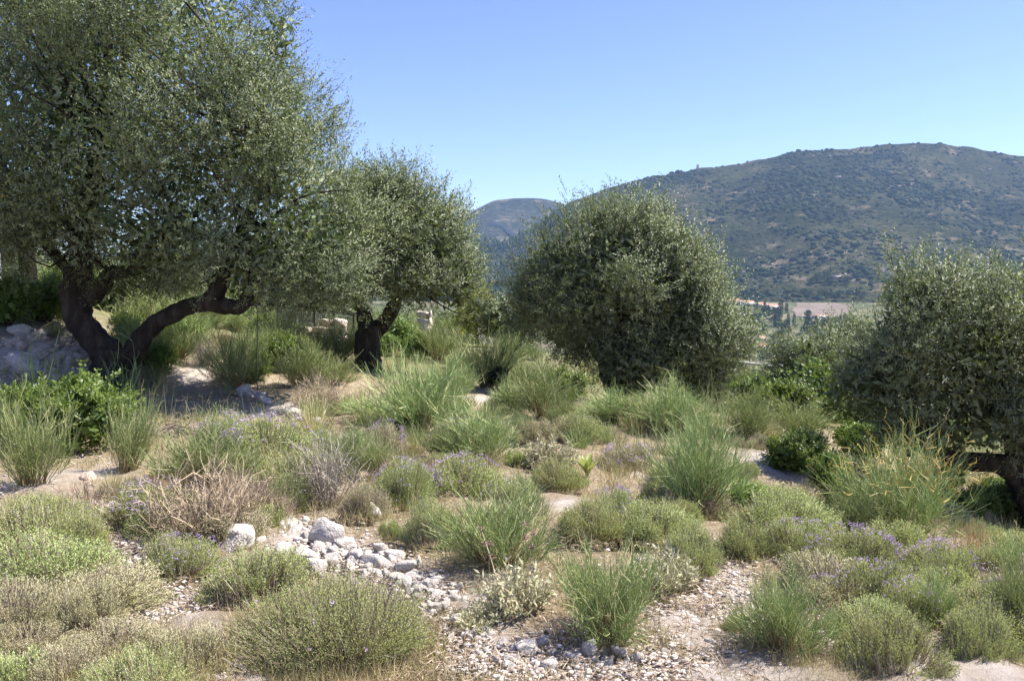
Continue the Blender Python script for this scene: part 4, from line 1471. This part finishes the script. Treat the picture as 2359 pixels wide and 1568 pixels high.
def fillers(n, x0, x1, y0, y1, keys, ymin, ymax, bmax=.55):
    done = []
    for _ in range(n):
        dx, dy = rng.uniform(x0, x1), rng.uniform(y0, y1)
        if dx < 640 and 880 < dy < 1000:
            continue
        if (1080 < dx < 1190 and 880 < dy < 940) or (1270 < dx < 1440 and 1060 < dy < 1210) or (1190 < dx < 1340 and 1040 < dy < 1150) or (620 < dx < 1020 and 1190 < dy < 1350) or (790 < dx < 910 and 810 < dy < 960):
            continue
        p = hit(dx, dy)
        if p[1] > ymax or p[1] < ymin or float(bare(p[None, 0], p[None, 1])[0]) > bmax:
            continue
        if any((p[0] - q[0]) ** 2 + (p[1] - q[1]) ** 2 < .09 for q in done):
            continue
        done.append(p)
        key = keys[rng.integers(0, len(keys))]
        s = rng.uniform(.55, 1.0)
        size = 'small ' if s < .7 else ('mid-sized ' if s < .87 else 'full ')
        lb = near_label(size + LOOK[key], dx, dy)
        w, h = SIZE[key]
        shrub(key, dx, dy, w * s / mpd(p[1]), h * s / mpd(p[1]) * rng.uniform(.8, 1.2), lb, fl=key[0] == 't' and rng.random() < .07, group=LOOK[key] + 's of the slope')


fillers(130, 250, 1720, 770, 960, ['g3', 'bF', 'g2', 'g3', 'b3'], 10.5, 27)
fillers(135, 480, 1800, 940, 1130, ['tM', 'tM2', 'tD', 'g2', 'b2', 'g2', 'tS', 'g3'], 7.0, 12)
fillers(50, 900, 2350, 1100, 1330, ['tM', 'tM2', 'tD', 'g2', 'tS', 'tM'], 5.4, 9)
fillers(18, -60, 330, 1130, 1600, ['tM', 'tM2', 'tD', 'tS', 'tD'], 3, 8)
fillers(34, 1820, 2420, 1300, 1500, ['tM', 'tM2', 'tD', 'tS'], 3.6, 7)
fillers(40, 2120, 2420, 1090, 1240, ['l2', 'g2', 'tD', 'g3', 'l2'], 6.4, 13, bmax=2)
fillers(30, 330, 720, 1080, 1240, ['tD', 'g2', 'tM', 'tS'], 5, 9)
for (x, y) in [(rng.uniform(-15, -2), rng.uniform(15, 30)) for _ in range(95)] + [(rng.uniform(3, 9), rng.uniform(14, 26)) for _ in range(22)]:
    if -4.2 < x < -1.2 and y < 18.5:
        continue
    key = ['g3', 'bF', 'l1', 'b3'][rng.integers(0, 4)]
    s = rng.uniform(.8, 1.3)
    wd = {'g3': .7, 'bF': 1.2, 'l1': 1.0, 'b3': .9}[key] * s / mpd(y)
    ht = {'g3': .6, 'bF': .8, 'l1': .6, 'b3': .8}[key] * s / mpd(y)
    where = 'behind the leaning olive' if x < 0 else 'on the slope dropping to the valley'
    dist = ' nearby' if y < 20 else (' farther back' if y < 25 else ' at the far back')
    lb = {'g3': 'tall green grass clump ', 'bF': 'spreading feathery broom ', 'l1': 'leafy green bush ', 'b3': 'upright broom '}[key] + where + dist
    shrub(key, 0, 0, wd, ht, lb, group=lb.replace(dist, ''), loc=(x, y, float(gz(x, y))))


# ------------------------------------------------------------------ stones
def rock_mesh(seed, mat, shape=I3):
    r_ = np.random.default_rng(seed)
    V, Fc = shape[0].copy(), shape[1]
    V = np.sign(V) * np.abs(V) ** .55
    n = unit(r_.normal(size=(7, 3)))
    d = .55 + .45 * r_.random(7)
    for nn, dd in zip(n, d):
        over = np.clip(V @ nn - dd, 0, None)
        V = V - over[:, None] * nn
    V = V * np.array([1, 1, 1]) + .25 * V[:, [1, 2, 0]] * r_.normal(size=3)
    V = V * (1 + .07 * vnoise(V * 1.7 + seed * 3.1, 1.0, seed) + .07 * vnoise(V * 5 + seed, 1.0, seed))[:, None]
    V = V / np.abs(V).max(0)
    g = Geo().add(V, Fc, .5)
    me = g.mesh('limestone_rock', M[mat], False)
    return me


RUB_V = []
ROCK = [rock_mesh(s, 'limestone') for s in range(8)] + [rock_mesh(s + 20, 'limestone_grey') for s in range(3)]


ROCK += [rock_mesh(s + 40, 'bank_stone') for s in range(4)]


def rock(dx, dy, dw, dh, label, group=None, v=None, rz=None, tilt=.15, sinkf=.42):
    p = hit(dx, dy)
    s = mpd(p[1])
    o = bpy.data.objects.new('limestone_rock', ROCK[rng.integers(0, 8) if v is None else v])
    w, h = dw * s / 2, dh * s / 2
    o.scale = (w * rng.uniform(.9, 1.25), w * rng.uniform(.55, .95), h)
    o.rotation_euler = (rng.normal() * tilt, rng.normal() * tilt, rng.random() * 6.28 if rz is None else rz)
    o.location = (p[0], p[1], p[2] + h * (1 - 2 * sinkf))
    put(o)
    tag(o, label, 'rock', group)


for a in [
    (545, 1250, 125, 85, 'long smooth grey-white rock at the left end of the rubble'),
    (745, 1245, 100, 90, 'largest angular white rock at the top of the rubble'),
    (705, 1285, 62, 52, 'pinkish block-shaped rock below the largest angular one'),
    (660, 1205, 66, 42, 'flat white rock behind the rubble beside dry grass'),
    (650, 1275, 58, 32, 'low white rock left of the pinkish block'),
    (725, 1308, 56, 44, 'white rock touching the top of the largest thyme cushion'),
    (800, 1255, 56, 36, 'white rock right of the largest angular one'),
    (822, 1285, 62, 46, 'bright white rock in the thick of the rubble'),
    (855, 1298, 62, 48, 'bright white rock right end of the thick rubble'),
    (878, 1268, 52, 34, 'grey-white rock at the upper rim of the rubble'),
    (908, 1285, 46, 36, 'white rock beside the tiny green tuft'),
    (935, 1312, 56, 46, 'slanting white slab below the tiny green tuft'),
    (965, 1298, 26, 36, 'small upright white stone at the foot of the broom'),
    (857, 1185, 46, 38, 'dark-veined rock apart above the rubble'),
    (988, 1345, 58, 30, 'flat white rock left of the second broom foot'),
    (1010, 1398, 40, 34, 'tilted white stone on the gravel below the broom'),
    (1218, 1495, 62, 44, 'grey-white rock under the pale sage'),
    (1255, 1480, 46, 38, 'grey rock tucked beside the centre broom foot'),
    (1362, 1500, 58, 54, 'whitish rock just below the centre broom'),
    (1268, 1535, 50, 34, 'white stone in front of the grey-white rock'),
    (1428, 1505, 44, 32, 'white stone right of the centre broom foot'),
    (1465, 1515, 46, 26, 'flat tawny stone right of the centre broom'),
    (1637, 1480, 34, 22, 'single grey stone on the bare path'),
    (1582, 1488, 24, 16, 'small white stone left of the single grey stone'),
    (1480, 1300, 40, 34, 'pinkish stone beyond the pale felted sage'),
    (567, 905, 44, 46, 'tallest rock at the upper end of the stone row'),
    (612, 925, 40, 24, 'rock second from the upper end of the stone row'),
    (650, 950, 56, 32, 'tawny flat rock in the middle of the stone row'),
    (690, 962, 46, 36, 'whitish rock near the lower end of the stone row'),
    (722, 975, 42, 28, 'last rock at the lower end of the stone row'),
    (795, 1020, 56, 46, 'upper rock of the pair right of the grey dead bush'),
    (805, 1045, 46, 40, 'lower rock of the pair right of the grey dead bush'),
    (200, 1105, 70, 34, 'low pale stone below the broom on the left', None, 12),
    (935, 1068, 46, 26, 'flat stone under the violet thyme in mid slope'),
    (50, 765, 50, 36, 'rounded boulder on top of the stony bank'),
    (60, 850, 80, 70, 'dark shaded boulder at the foot of the stony bank'),
    (178, 825, 40, 30, 'pale stone at the right end of the stony bank'),
]:
    rock(*a, tilt=.2)


def strip(pts, half, n, smin, smax, label, group, sinkf=.54, vs_=(0, 9)):
    pts = np.array(pts, float)
    seg = np.linalg.norm(np.diff(pts, axis=0), axis=1)
    cum = np.concatenate([[0], np.cumsum(seg)])
    for _ in range(n):
        u = rng.random() * cum[-1]
        x, y = np.interp(u, cum, pts[:, 0]), np.interp(u, cum, pts[:, 1])
        x += rng.normal() * half
        y += rng.normal() * half * .45
        s = smin + (smax - smin) * rng.random() ** 2
        if s < 20:
            p = hit(x, y)
            RUB_V.append((p[0], p[1], p[2], s * mpd(p[1]) / 2))
            continue
        rock(x, y, s, s * rng.uniform(.4, .95), label, group, v=rng.integers(*vs_), tilt=.45, sinkf=sinkf)


strip([(640, 1210), (760, 1265), (880, 1300), (960, 1350)], 34, 120, 8, 50, 'white stone in the rubble strip behind the largest thyme cushion', 'loose stones of the rubble strip')
strip([(960, 1340), (1030, 1400), (1100, 1460), (1150, 1520)], 36, 115, 9, 42, 'small white stone on the gravel right of the largest thyme cushion', 'loose stones right of the largest cushion')
strip([(1130, 1500), (1260, 1530), (1400, 1540), (1500, 1510)], 44, 80, 7, 32, 'small white stone on the gravel below the centre broom', 'loose stones below the centre broom')
strip([(1560, 1420), (1620, 1480), (1580, 1540), (1700, 1560)], 50, 70, 6, 24, 'pebble-sized stone on the bare path left of the lower right broom', 'stones on the bare path')
strip([(0, 775), (60, 785), (120, 815), (170, 845)], 26, 46, 20, 52, 'pale stone in the bank under the leaning olive', 'stones of the bank on the left', .52, (11, 15))
strip([(0, 840), (60, 850), (130, 870)], 18, 18, 24, 50, 'shaded stone at the foot of the bank on the left', 'shaded stones of the bank', .5, (11, 15))
strip([(550, 890), (640, 940), (740, 980)], 9, 22, 14, 36, 'stone in the row below the low olive limb', 'stones of the row', .45, (9, 15))
strip([(780, 1000), (810, 1050)], 8, 7, 14, 26, 'small stone beside the rock pair in mid slope', 'stones beside the rock pair')
strip([(290, 1230), (390, 1390), (560, 1560)], 24, 16, 9, 20, 'small stone in the pale gaps at lower left', 'stones in the lower left gaps')
strip([(1290, 1170), (1330, 1180), (1500, 1200)], 20, 9, 10, 20, 'small stone among the thyme below the squill', 'stones below the squill')


q = np.array(RUB_V)
g = Geo()
cube_ish = (np.sign(I2[0]) * np.abs(I2[0]) ** .6, I2[1])
blobs(g, q[:, :3] + np.array([[0, 0, .05]]) * q[:, 3:], q[:, 3:] * np.stack([rng.uniform(.8, 1.3, len(q)), rng.uniform(.7, 1.1, len(q)), rng.uniform(.5, .9, len(q))], -1), rng.random(len(q)), cube_ish, .13)
tag(put(bpy.data.objects.new('rubble', g.mesh('rubble', M['limestone']))), 'small broken limestone bits between the larger stones', 'rubble', kind='stuff')


# ------------------------------------------------------------------ gravel, litter, grass (nobody could count these)
def scatter(n, dymin=760, dymax=1640):
    """points spread over the visible near ground, evenly in the picture"""
    dx = rng.uniform(-120, 2480, n)
    dy = dymin + (dymax - dymin) * rng.random(n) ** .75
    # solve y by iterating on the ground height
    u = (dx * K - 512.0) / F
    v = (340.0 - dy * K) / F
    cp, sp = math.cos(PITCH), math.sin(PITCH)
    yy = cp + v * sp
    rx, rz = u / yy, (-sp + v * cp) / yy
    y = np.full(n, 6.0)
    for _ in range(14):
        z = gz(rx * y, y)
        yn = np.where(rz < -.02, (z - CAM[2]) / np.minimum(rz, -.02), 40)
        y = np.clip(.5 * y + .5 * yn, 2.5, 40)
    x = rx * y
    return x, y, gz(x, y)


def ground_detail():
    x, y, z = scatter(38000, 1000)
    b = bare(x, y)
    keep = rng.random(len(x)) < np.clip(b * 1.15 + .05, 0, 1)
    x, y, z = x[keep], y[keep], z[keep]
    n = len(x)
    g = Geo()
    O = (np.array([[1, 0, 0], [-1, 0, 0], [0, 1, 0], [0, -1, 0], [0, 0, 1], [0, 0, -1]], float), np.array([[0, 2, 4], [2, 1, 4], [1, 3, 4], [3, 0, 4], [2, 0, 5], [1, 2, 5], [3, 1, 5], [0, 3, 5]]))
    s = (.004 + .016 * rng.random(n) ** 3)
    blobs(g, np.stack([x, y, z + s * .1], -1), np.stack([s * 1.2, s, s * .45], -1), rng.random(n), O, .25)
    tag(put(bpy.data.objects.new('gravel', g.mesh('gravel', M['gravel']))), 'pale limestone gravel strewn over the bare soil', 'gravel', kind='stuff')
    # twig litter
    x, y, z = scatter(26000, 980)
    n = len(x)
    a = rng.random(n) * 6.28
    L = .02 + .07 * rng.random(n)
    d = np.stack([np.cos(a), np.sin(a), rng.normal(size=n) * .15], -1)
    P = np.stack([x, y, z + .012], -1)
    g = Geo()
    leaves(g, P, d, unit(np.cross(d, np.array([0, 0, 1.0]) + rng.normal(size=(n, 3)) * .5)), L, .0045, rng.random(n))
    tag(put(bpy.data.objects.new('litter', g.mesh('litter', M['litter']))), 'dry twig litter lying on the soil', 'litter', kind='stuff')

    def blades(nt, per, hmin, hmax, mat, name, label, dym, bmax, spread, w, ymin=0):
        x, y, z = scatter(nt, dym)
        b = bare(x, y)
        pn = fbm(xyz(x, y), .9, 3, 91)
        keep = (y > ymin + rng.random(len(x)) * 2) & (rng.random(len(x)) < np.clip(1.05 - b * bmax, 0, 1)) & (rng.random(len(x)) < np.clip(.6 + .6 * pn, .1, 1))
        # keep the olive's bare shaded ground open
        x, y, z, pn = x[keep], y[keep], z[keep], pn[keep]
        n = len(x)
        sc_ = np.clip(y / 6.0, .8, 2.6)
        X = np.repeat(np.stack([x, y, z], -1), per, 0) + rng.normal(size=(n * per, 3)) * np.array([spread, spread, 0])
        X[:, 2] -= .01
        hh = np.repeat(hmin + (hmax - hmin) * rng.random(n) * np.clip(.7 + pn, .4, 1.4), per) * (.5 + .7 * rng.random(n * per)) * np.repeat(np.clip(y / 8, .85, 1.9), per)
        d = unit(np.array([0, 0, 1.0]) + rng.normal(size=(n * per, 3)) * np.array([.42, .42, .1]))
        g = Geo()
        tr = np.clip(np.repeat(rng.random(n), per) * .6 + .4 * rng.random(n * per), 0, 1)
        leaves(g, X, d, unit(np.cross(d, rdirs(n * per))), hh, np.repeat(w * sc_, per), tr, mid=.3)
        tag(put(bpy.data.objects.new(name, g.mesh(name, M[mat]))), label, 'grass', kind='stuff')
    blades(17000, 9, .03, .15, 'grass', 'dry_grass', 'short dry straw grass between the cushions', 960, 1.0, .035, .0038)
    blades(7000, 9, .12, .40, 'green_grass', 'green_grass', 'taller greenish grass over the slope', 770, .95, .07, .0045, ymin=7.5)


ground_detail()


# ------------------------------------------------------------------ fence, wall pieces, hanging wire
def box(g, c, s, rz=0.0, r=None):
    V = np.array([(a, b, d) for a in (-.5, .5) for b in (-.5, .5) for d in (-.5, .5)]) * np.array(s)
    cr, sr = math.cos(rz), math.sin(rz)
    V = np.stack([V[:, 0] * cr - V[:, 1] * sr, V[:, 0] * sr + V[:, 1] * cr, V[:, 2]], -1) + np.array(c)
    g.add(V, np.array([[0, 1, 3, 2], [4, 6, 7, 5], [0, 4, 5, 1], [2, 3, 7, 6], [0, 2, 6, 4], [1, 5, 7, 3]]), r)


def fence():
    A, B = at(640, 790, 21.5), at(815, 800, 20.5)
    for P in (A, B):
        P[2] = float(gz(P[0], P[1]))
    t = thing('wire_fence', 'rusty wire mesh fence behind the tall growth left of the second olive', 'fence', A)
    d = B - A
    H = .75
    for k in range(5):
        g = Geo()
        b = d * k / 4
        tube(g, [b + [0, 0, -.1], b + [0, 0, .4], b + [0, 0, H + .08]], [.022, .022, .02], sides=6, k=1)
        part('post', g.mesh('post', M['bark']), t)
    g = Geo()
    for z in np.linspace(.12, H, 6):
        tube(g, [[0, 0, z], d / 2 + [0, 0, z - .02], d + [0, 0, z]], [.005, .005, .005], sides=4, k=2)
    for k in range(40):
        b = d * (k + .5) / 40
        tube(g, [b + [0, 0, .1], b + [0, 0, H]], [.004, .004], sides=4, k=1)
    part('mesh', g.mesh('mesh', M['wire']), t)
    # broken stone wall behind the second trunk
    for (dx, dy, n, w, lb) in [(745, 810, 9, .9, 'pale tumbled stone wall stub left of the second olive trunk'), (975, 800, 6, .32, 'narrow pinkish stone pillar right of the second olive trunk')]:
        p = hit(dx, dy)
        p[1] = max(p[1], 18.5)
        p = at(dx, dy, p[1])
        p[2] = float(gz(p[0], p[1])) - .05
        t = thing('stone_wall' if w > .5 else 'stone_pillar', lb, 'wall' if w > .5 else 'pillar', p)
        z = 0.0
        row = 0
        while row < (4 if w > .5 else 5):
            h = .17 + .05 * rng.random()
            x = -w / 2
            while x < w / 2:
                l = min(.18 + .2 * rng.random(), w / 2 - x + .05)
                if not (w > .5 and row == 3 and rng.random() < .4):
                    me = ROCK[rng.integers(0, 8)].copy()
                    me.materials.clear()
                    me.materials.append(M['pink_stone'])
                    o = part('stone', me, t)
                    o.scale = (l * .55, .15, h * .58)
                    o.location = (x + l / 2, rng.normal() * .02, z + h / 2)
                    o.rotation_euler = (0, 0, rng.normal() * .1)
                x += l
            z += h * .95
            row += 1


fence()

g = Geo()
P = np.array([at(592, 690, 11.6), at(593, 770, 11.6), at(590, 850, 11.6), at(594, 905, 11.6)])
base = P[-1].copy()
tube(g, P - base, [.0055, .0055, .0055, .0055], sides=5, k=5)
o = tag(put(bpy.data.objects.new('hanging_wire', g.mesh('hanging_wire', M['dark_wire']))), 'dark thin wire hanging from the low limb of the leaning olive', 'wire')
o.location = base

# dead grey twigs hanging before the left fork
t = thing('dead_branch', 'bare grey dead branch hanging before the fork of the leaning olive', 'branch', at(210, 720, 11.5))
g = Geo()
for pts in [[(215, 712), (200, 760), (160, 790), (110, 800), (85, 815)], [(205, 720), (170, 740), (130, 765), (90, 775)], [(212, 715), (208, 770), (202, 800)], [(150, 792), (120, 812), (92, 830)], [(165, 655), (125, 680), (90, 690)],
            [(170, 745), (165, 790), (150, 815)], [(220, 730), (210, 775), (190, 800)]]:
    g = Geo()
    tube(g, [rel(at(a, b, 11.5 + rng.normal() * .05), t) for a, b in pts], [.007, .005, .002], sides=5, k=3, rough=.1)
    part('twig', g.mesh('twig', M['bark']), t)

p = at(-4, 700, 16.5)
p[2] = float(gz(p[0], p[1]))
t = thing('white_post', 'whitewashed post at the left edge behind the stony bank', 'post', p)
g = Geo()
tube(g, [[0, 0, -.1], [0, 0, .5], [0.01, 0, .85]], [.075, .07, .065], sides=10, k=2, rough=.05)
part('shaft', g.mesh('shaft', M['white_paint'], True), t)
g = Geo()
box(g, (0.01, 0, .87), (.17, .17, .05))
part('cap', g.mesh('cap', M['white_paint']), t)


# ------------------------------------------------------------------ the valley: houses, trees, fields, road
def patch(name, corners, mat, label, lift=.5, n=14):
    """a field lying on the ground between four photo points"""
    c = [np.array(x, float) for x in corners]
    P = np.zeros((n, n, 3))
    for i, u in enumerate(np.linspace(0, 1, n)):
        for j, v in enumerate(np.linspace(0, 1, n)):
            q = c[0] * (1 - u) * (1 - v) + c[1] * u * (1 - v) + c[2] * u * v + c[3] * (1 - u) * v
            h = hit(*(q + (rng.normal(size=2) * np.array([3, .6]) if 0 in (i, j) or n - 1 in (i, j) else 0)))
            P[i, j] = h + [0, 0, lift]
    idx = np.arange(n * n).reshape(n, n)
    q = np.stack([idx[:-1, :-1], idx[1:, :-1], idx[1:, 1:], idx[:-1, 1:]], -1).reshape(-1, 4)
    g = Geo().add(P, q, .5)
    tag(put(bpy.data.objects.new(name, g.mesh(name, M[mat], True))), label, kind='structure')


patch('field', [(1822, 728), (1952, 735), (1958, 700), (1836, 697)], 'field', 'reddish bare field beyond the cypresses')
patch('field', [(1700, 868), (1800, 872), (1800, 845), (1700, 838)], 'field', 'bare olive field below the pale road', lift=.3)


def road():
    L = [(1640, 822), (1690, 832), (1730, 836), (1770, 840), (1800, 844), (1860, 850), (1950, 858)]
    P = np.array([hit(*q) + [0, 0, .8] for q in L])
    P = smooth_path(P, 4)
    g = Geo()
    T = unit(np.gradient(P, axis=0))
    S = unit(np.cross(T, [0, 0, 1]))
    V = np.stack([P + S * 6, P - S * 6], 1)
    idx = np.arange(len(P) * 2).reshape(-1, 2)
    q = np.stack([idx[:-1, 0], idx[1:, 0], idx[1:, 1], idx[:-1, 1]], -1)
    g.add(V, q, .5)
    tag(put(bpy.data.objects.new('road', g.mesh('road', M['road']))), 'pale road crossing the valley floor', kind='structure')


road()


def house(label, dx, dy, W, D, H, rz=0.0, wall='plaster', roof=True, hill=False, wins=3, chimney=False, group=None):
    p = hit(dx, dy, hill=hill)
    t = thing('house', label, 'house', p - [0, 0, .6], group, rz)
    g = Geo()
    box(g, (0, 0, H / 2), (W, D, H))
    wl_ = part('wall', g.mesh('wall', M[wall]), t)
    if roof:
        g = Geo()
        rh = D * .24
        e = .5
        x0, x1, y0, y1 = -W / 2 - e, W / 2 + e, -D / 2 - e, D / 2 + e
        i = min(W * .25, D * .5)
        V = [(x0, y0, H), (x1, y0, H), (x1, y1, H), (x0, y1, H), (x0 + i, 0, H + rh), (x1 - i, 0, H + rh)]
        V = np.array(V) + [0, 0, .02]
        g.add(V, np.array([[0, 1, 5, 4], [2, 3, 4, 5]]))
        g.add(V, np.array([[1, 2, 5], [3, 0, 4]]))
        g.add(V, np.array([[3, 2, 1, 0]]))
        ro = part('roof', g.mesh('roof', M['roof_tile']), t)
        if chimney:
            g = Geo()
            box(g, (-W * .2, .5, H + rh + .6), (1.0, 1.0, 1.8))
            part('chimney', g.mesh('chimney', M[wall]), ro)
    for k in range(wins):
        g = Geo()
        x = (k + .5) / wins * W - W / 2
        box(g, (x, -D / 2 - .02, H * .55), (1.2, .2, 1.4))
        part('window', g.mesh('window', M['window_dark']), t)
    return t


house('low terracotta-roofed house at the left end of the hamlet', 1690, 698, 17, 9, 3.6, .1)
house('white-walled house with terracotta roof left of the cypresses', 1722, 702, 15, 8, 3.8, -.1)
house('white-walled house between the two slim cypresses', 1755, 706, 12, 8, 3.6, .15)
house('white-walled house right of the second slim cypress', 1778, 710, 14, 8, 3.8, -.05)
house('ochre house with orange roof and chimney on the valley floor', 1747, 803, 12, 9, 3.8, -.25, wall='pale_plaster', chimney=True)
house('pale ochre hut above the ochre house', 1752, 782, 8, 6, 3.0, .2, wall='pale_plaster', wins=2)
house('long low white shed at the edge of the reddish field', 1890, 730, 14, 5, 2.4, .05, roof=True, wins=3)
house('pinkish ruined house beside trees low on the big hill', 1925, 640, 10, 7, 4.2, .1, wall='ruin_stone', hill=True, roof=False, wins=2)
house('tiny pale hut high on the big hill', 1930, 408, 9, 6, 3.4, .1, wall='ruin_stone', hill=True, roof=False, wins=2)
# ruined mill tower on the crest
d = ray(1607, 387)
p = np.array([d[0] * (HY1 - 2), HY1 - 2, 0])
p[2] = float(hz(p[0], p[1]))
t = thing('mill_tower', 'ruined round mill tower on the crest of the big hill', 'tower', p)
g = Geo()
tube(g, [[0, 0, -2], [0, 0, 3], [0, 0, 7.5]], [3.3, 3.1, 2.8], sides=14, k=3, rough=.05)
part('wall', g.mesh('wall', M['ruin_stone']), t)
g = Geo()
box(g, (0.4, -3.0, 1.6), (1.4, .6, 2.8))
part('doorway', g.mesh('doorway', M['window_dark']), t)
g = Geo()
box(g, (1.4, -1.7, 7.8), (1.8, 1.0, 1.2), .6)
part('broken_rim', g.mesh('broken_rim', M['ruin_stone']), t)


def ball_tree(H, W, n, mat, leaf, kind='ball', seed=0):
    """a small far tree: trunk and a crown of leafy flakes"""
    gt, gc = Geo(), Geo()
    if kind == 'ball':
        tube(gt, [[0, 0, -.5], [.1, 0, H * .2], [0, .1, H * .5]], [.28, .22, .12], sides=6, k=2)
        lob = [(np.array([math.cos(a) * W * .22, math.sin(a) * W * .22, H * (.55 + .12 * math.sin(a * 2.3))]), np.array([W * .3, W * .3, H * .3])) for a in np.linspace(0, 5.2, 5)]
        lob.append((np.array([0, 0, H * .68]), np.array([W * .3, W * .3, H * .32])))
    else:
        tube(gt, [[0, 0, -.5], [0, 0, H * .1], [0, 0, H * .6]], [.25, .2, .1], sides=6, k=2)
        lob = [(np.array([0, 0, H * z]), np.array([W * .5 * s, W * .5 * s, H * .16])) for z, s in ((.18, .8), (.32, 1), (.5, .95), (.68, .75), (.84, .45))]
    i = rng.integers(0, len(lob), n)
    c = np.array([lob[k][0] for k in i])
    r = np.array([lob[k][1] for k in i])
    d = rdirs(n)
    P = c + d * r * (.6 + .45 * rng.random(n))[:, None]
    ld = unit(d + rdirs(n) * .9 + [0, 0, .3])
    leaves(gc, P, ld, unit(np.cross(ld, rdirs(n))), leaf * (.7 + .7 * rng.random(n)), leaf * .6, rng.random(n))
    return [('trunk', gt.mesh('trunk', M['bark'])), ('crown', gc.mesh('crown', M[mat]))]


T_OL = [ball_tree(4.6, 6.0, 420, 'far_olive', .9, seed=s) for s in range(3)]
T_CY = [ball_tree(13, 3.0, 420, 'dark_leaf', 1.0, 'cone', seed=s) for s in range(2)]
T_RD = [ball_tree(8, 7.5, 460, 'dark_leaf', 1.2, seed=s) for s in range(2)]


def far_tree(protos, dx, dy, name, label, group=None, s=1.0, hill=False, sz=None):
    p = hit(dx, dy, hill=hill)
    pr = protos[rng.integers(0, len(protos))]
    t = thing(name, label, 'tree', p - [0, 0, .1], group, rng.random() * 6.28, (s, s, sz or s))
    for (a, me) in pr:
        part(a, me, t)


for (dx, dy, s, sz, lb) in [(1741, 718, 1.05, 1.0, 'first slim cypress in front of the hamlet'), (1761, 722, 1.0, 1.05, 'second slim cypress in front of the hamlet'), (1798, 718, 1.5, 1.05, 'broad cypress at the right end of the hamlet'),
                            (1811, 720, 1.1, .8, 'short cypress right of the broad one'), (1700, 712, 1.2, .7, 'stubby cypress at the left of the hamlet'), (1809, 765, .8, .9, 'lone cypress below the reddish field'), (1714, 722, .9, .7, 'low cypress before the white-walled house'),
                            (1935, 742, .7, .6, 'left one of the small cypresses by the reddish field'), (1948, 742, .7, .6, 'right one of the small cypresses by the reddish field')]:
    far_tree(T_CY, dx, dy, 'cypress_tree', lb, 'cypresses of the valley', s, sz=sz)
far_tree(T_RD, 1860, 730, 'round_tree', 'round dark tree on the reddish field', 'round trees of the valley', .9)
far_tree(T_RD, 1750, 822, 'round_tree', 'dark tree before the ochre house', 'round trees of the valley', .55, sz=.8)
far_tree(T_RD, 1766, 735, 'round_tree', 'round dark tree below the second slim cypress', 'round trees of the valley', .9)
for (dx, dy, s) in [(1880, 650, 1.5), (1900, 648, 1.8), (1910, 655, 1.4), (1950, 655, 1.3), (1868, 655, 1.2)]:
    far_tree(T_RD, dx, dy, 'round_tree', 'dark tree of the clump beside the pinkish ruin', 'trees beside the ruin', s, hill=True)
far_tree(T_OL, 1758, 860, 'olive_tree', 'lone valley olive casting a shadow on the bare field', 'lone olives on the bare field', 1.0)
far_tree(T_OL, 1733, 866, 'olive_tree', 'lone valley olive at the left of the bare field', 'lone olives on the bare field', .9)
far_tree(T_OL, 1792, 862, 'olive_tree', 'lone valley olive at the right of the bare field', 'lone olives on the bare field', .9)
for k in range(130):
    dx, dy = rng.uniform(1640, 1960), rng.uniform(766, 832)
    if 1728 < dx < 1772 and 775 < dy < 815:
        continue
    far_tree(T_OL, dx, dy, 'olive_tree', 'grey-green olive in the valley grove around the ochre house', 'olives of the valley grove', rng.uniform(.8, 1.25))
for k in range(34):
    far_tree(T_RD if rng.random() < .7 else T_CY, rng.uniform(1650, 1990), rng.normal() * 4 + 682, 'woodland_tree', 'dark tree in the belt behind the hamlet at the foot of the hill', 'trees at the foot of the hill', rng.uniform(.6, 1.05), hill=True)
for k in range(105):
    dx, dy = rng.uniform(1650, 1960), rng.uniform(718, 768)
    if dx > 1812 and dy < 744:
        continue
    far_tree(T_RD if rng.random() < .6 else T_CY, dx, dy, 'woodland_tree', 'dark tree in the wooded belt below the hamlet', 'trees of the wooded belt', rng.uniform(.55, .95))

# ------------------------------------------------------------------ the air
g = Geo()
box(g, (0, 0, 170), (8000, 8000, 490))
me = g.mesh('haze', bpy.data.materials.new('haze'))
hm = me.materials[0]
hm.use_nodes = True
hn = hm.node_tree
hn.nodes.clear()
ho = hn.nodes.new('ShaderNodeOutputMaterial')
pv = hn.nodes.new('ShaderNodeVolumePrincipled')
pv.inputs['Color'].default_value = (.44, .65, 1.0, 1)
pv.inputs['Density'].default_value = 0.00009
pv.inputs['Anisotropy'].default_value = 0.2
hn.links.new(pv.outputs[0], ho.inputs['Volume'])
o = put(bpy.data.objects.new('haze', me))
tag(o, 'thin blue summer haze over the valley', 'haze', kind='stuff')
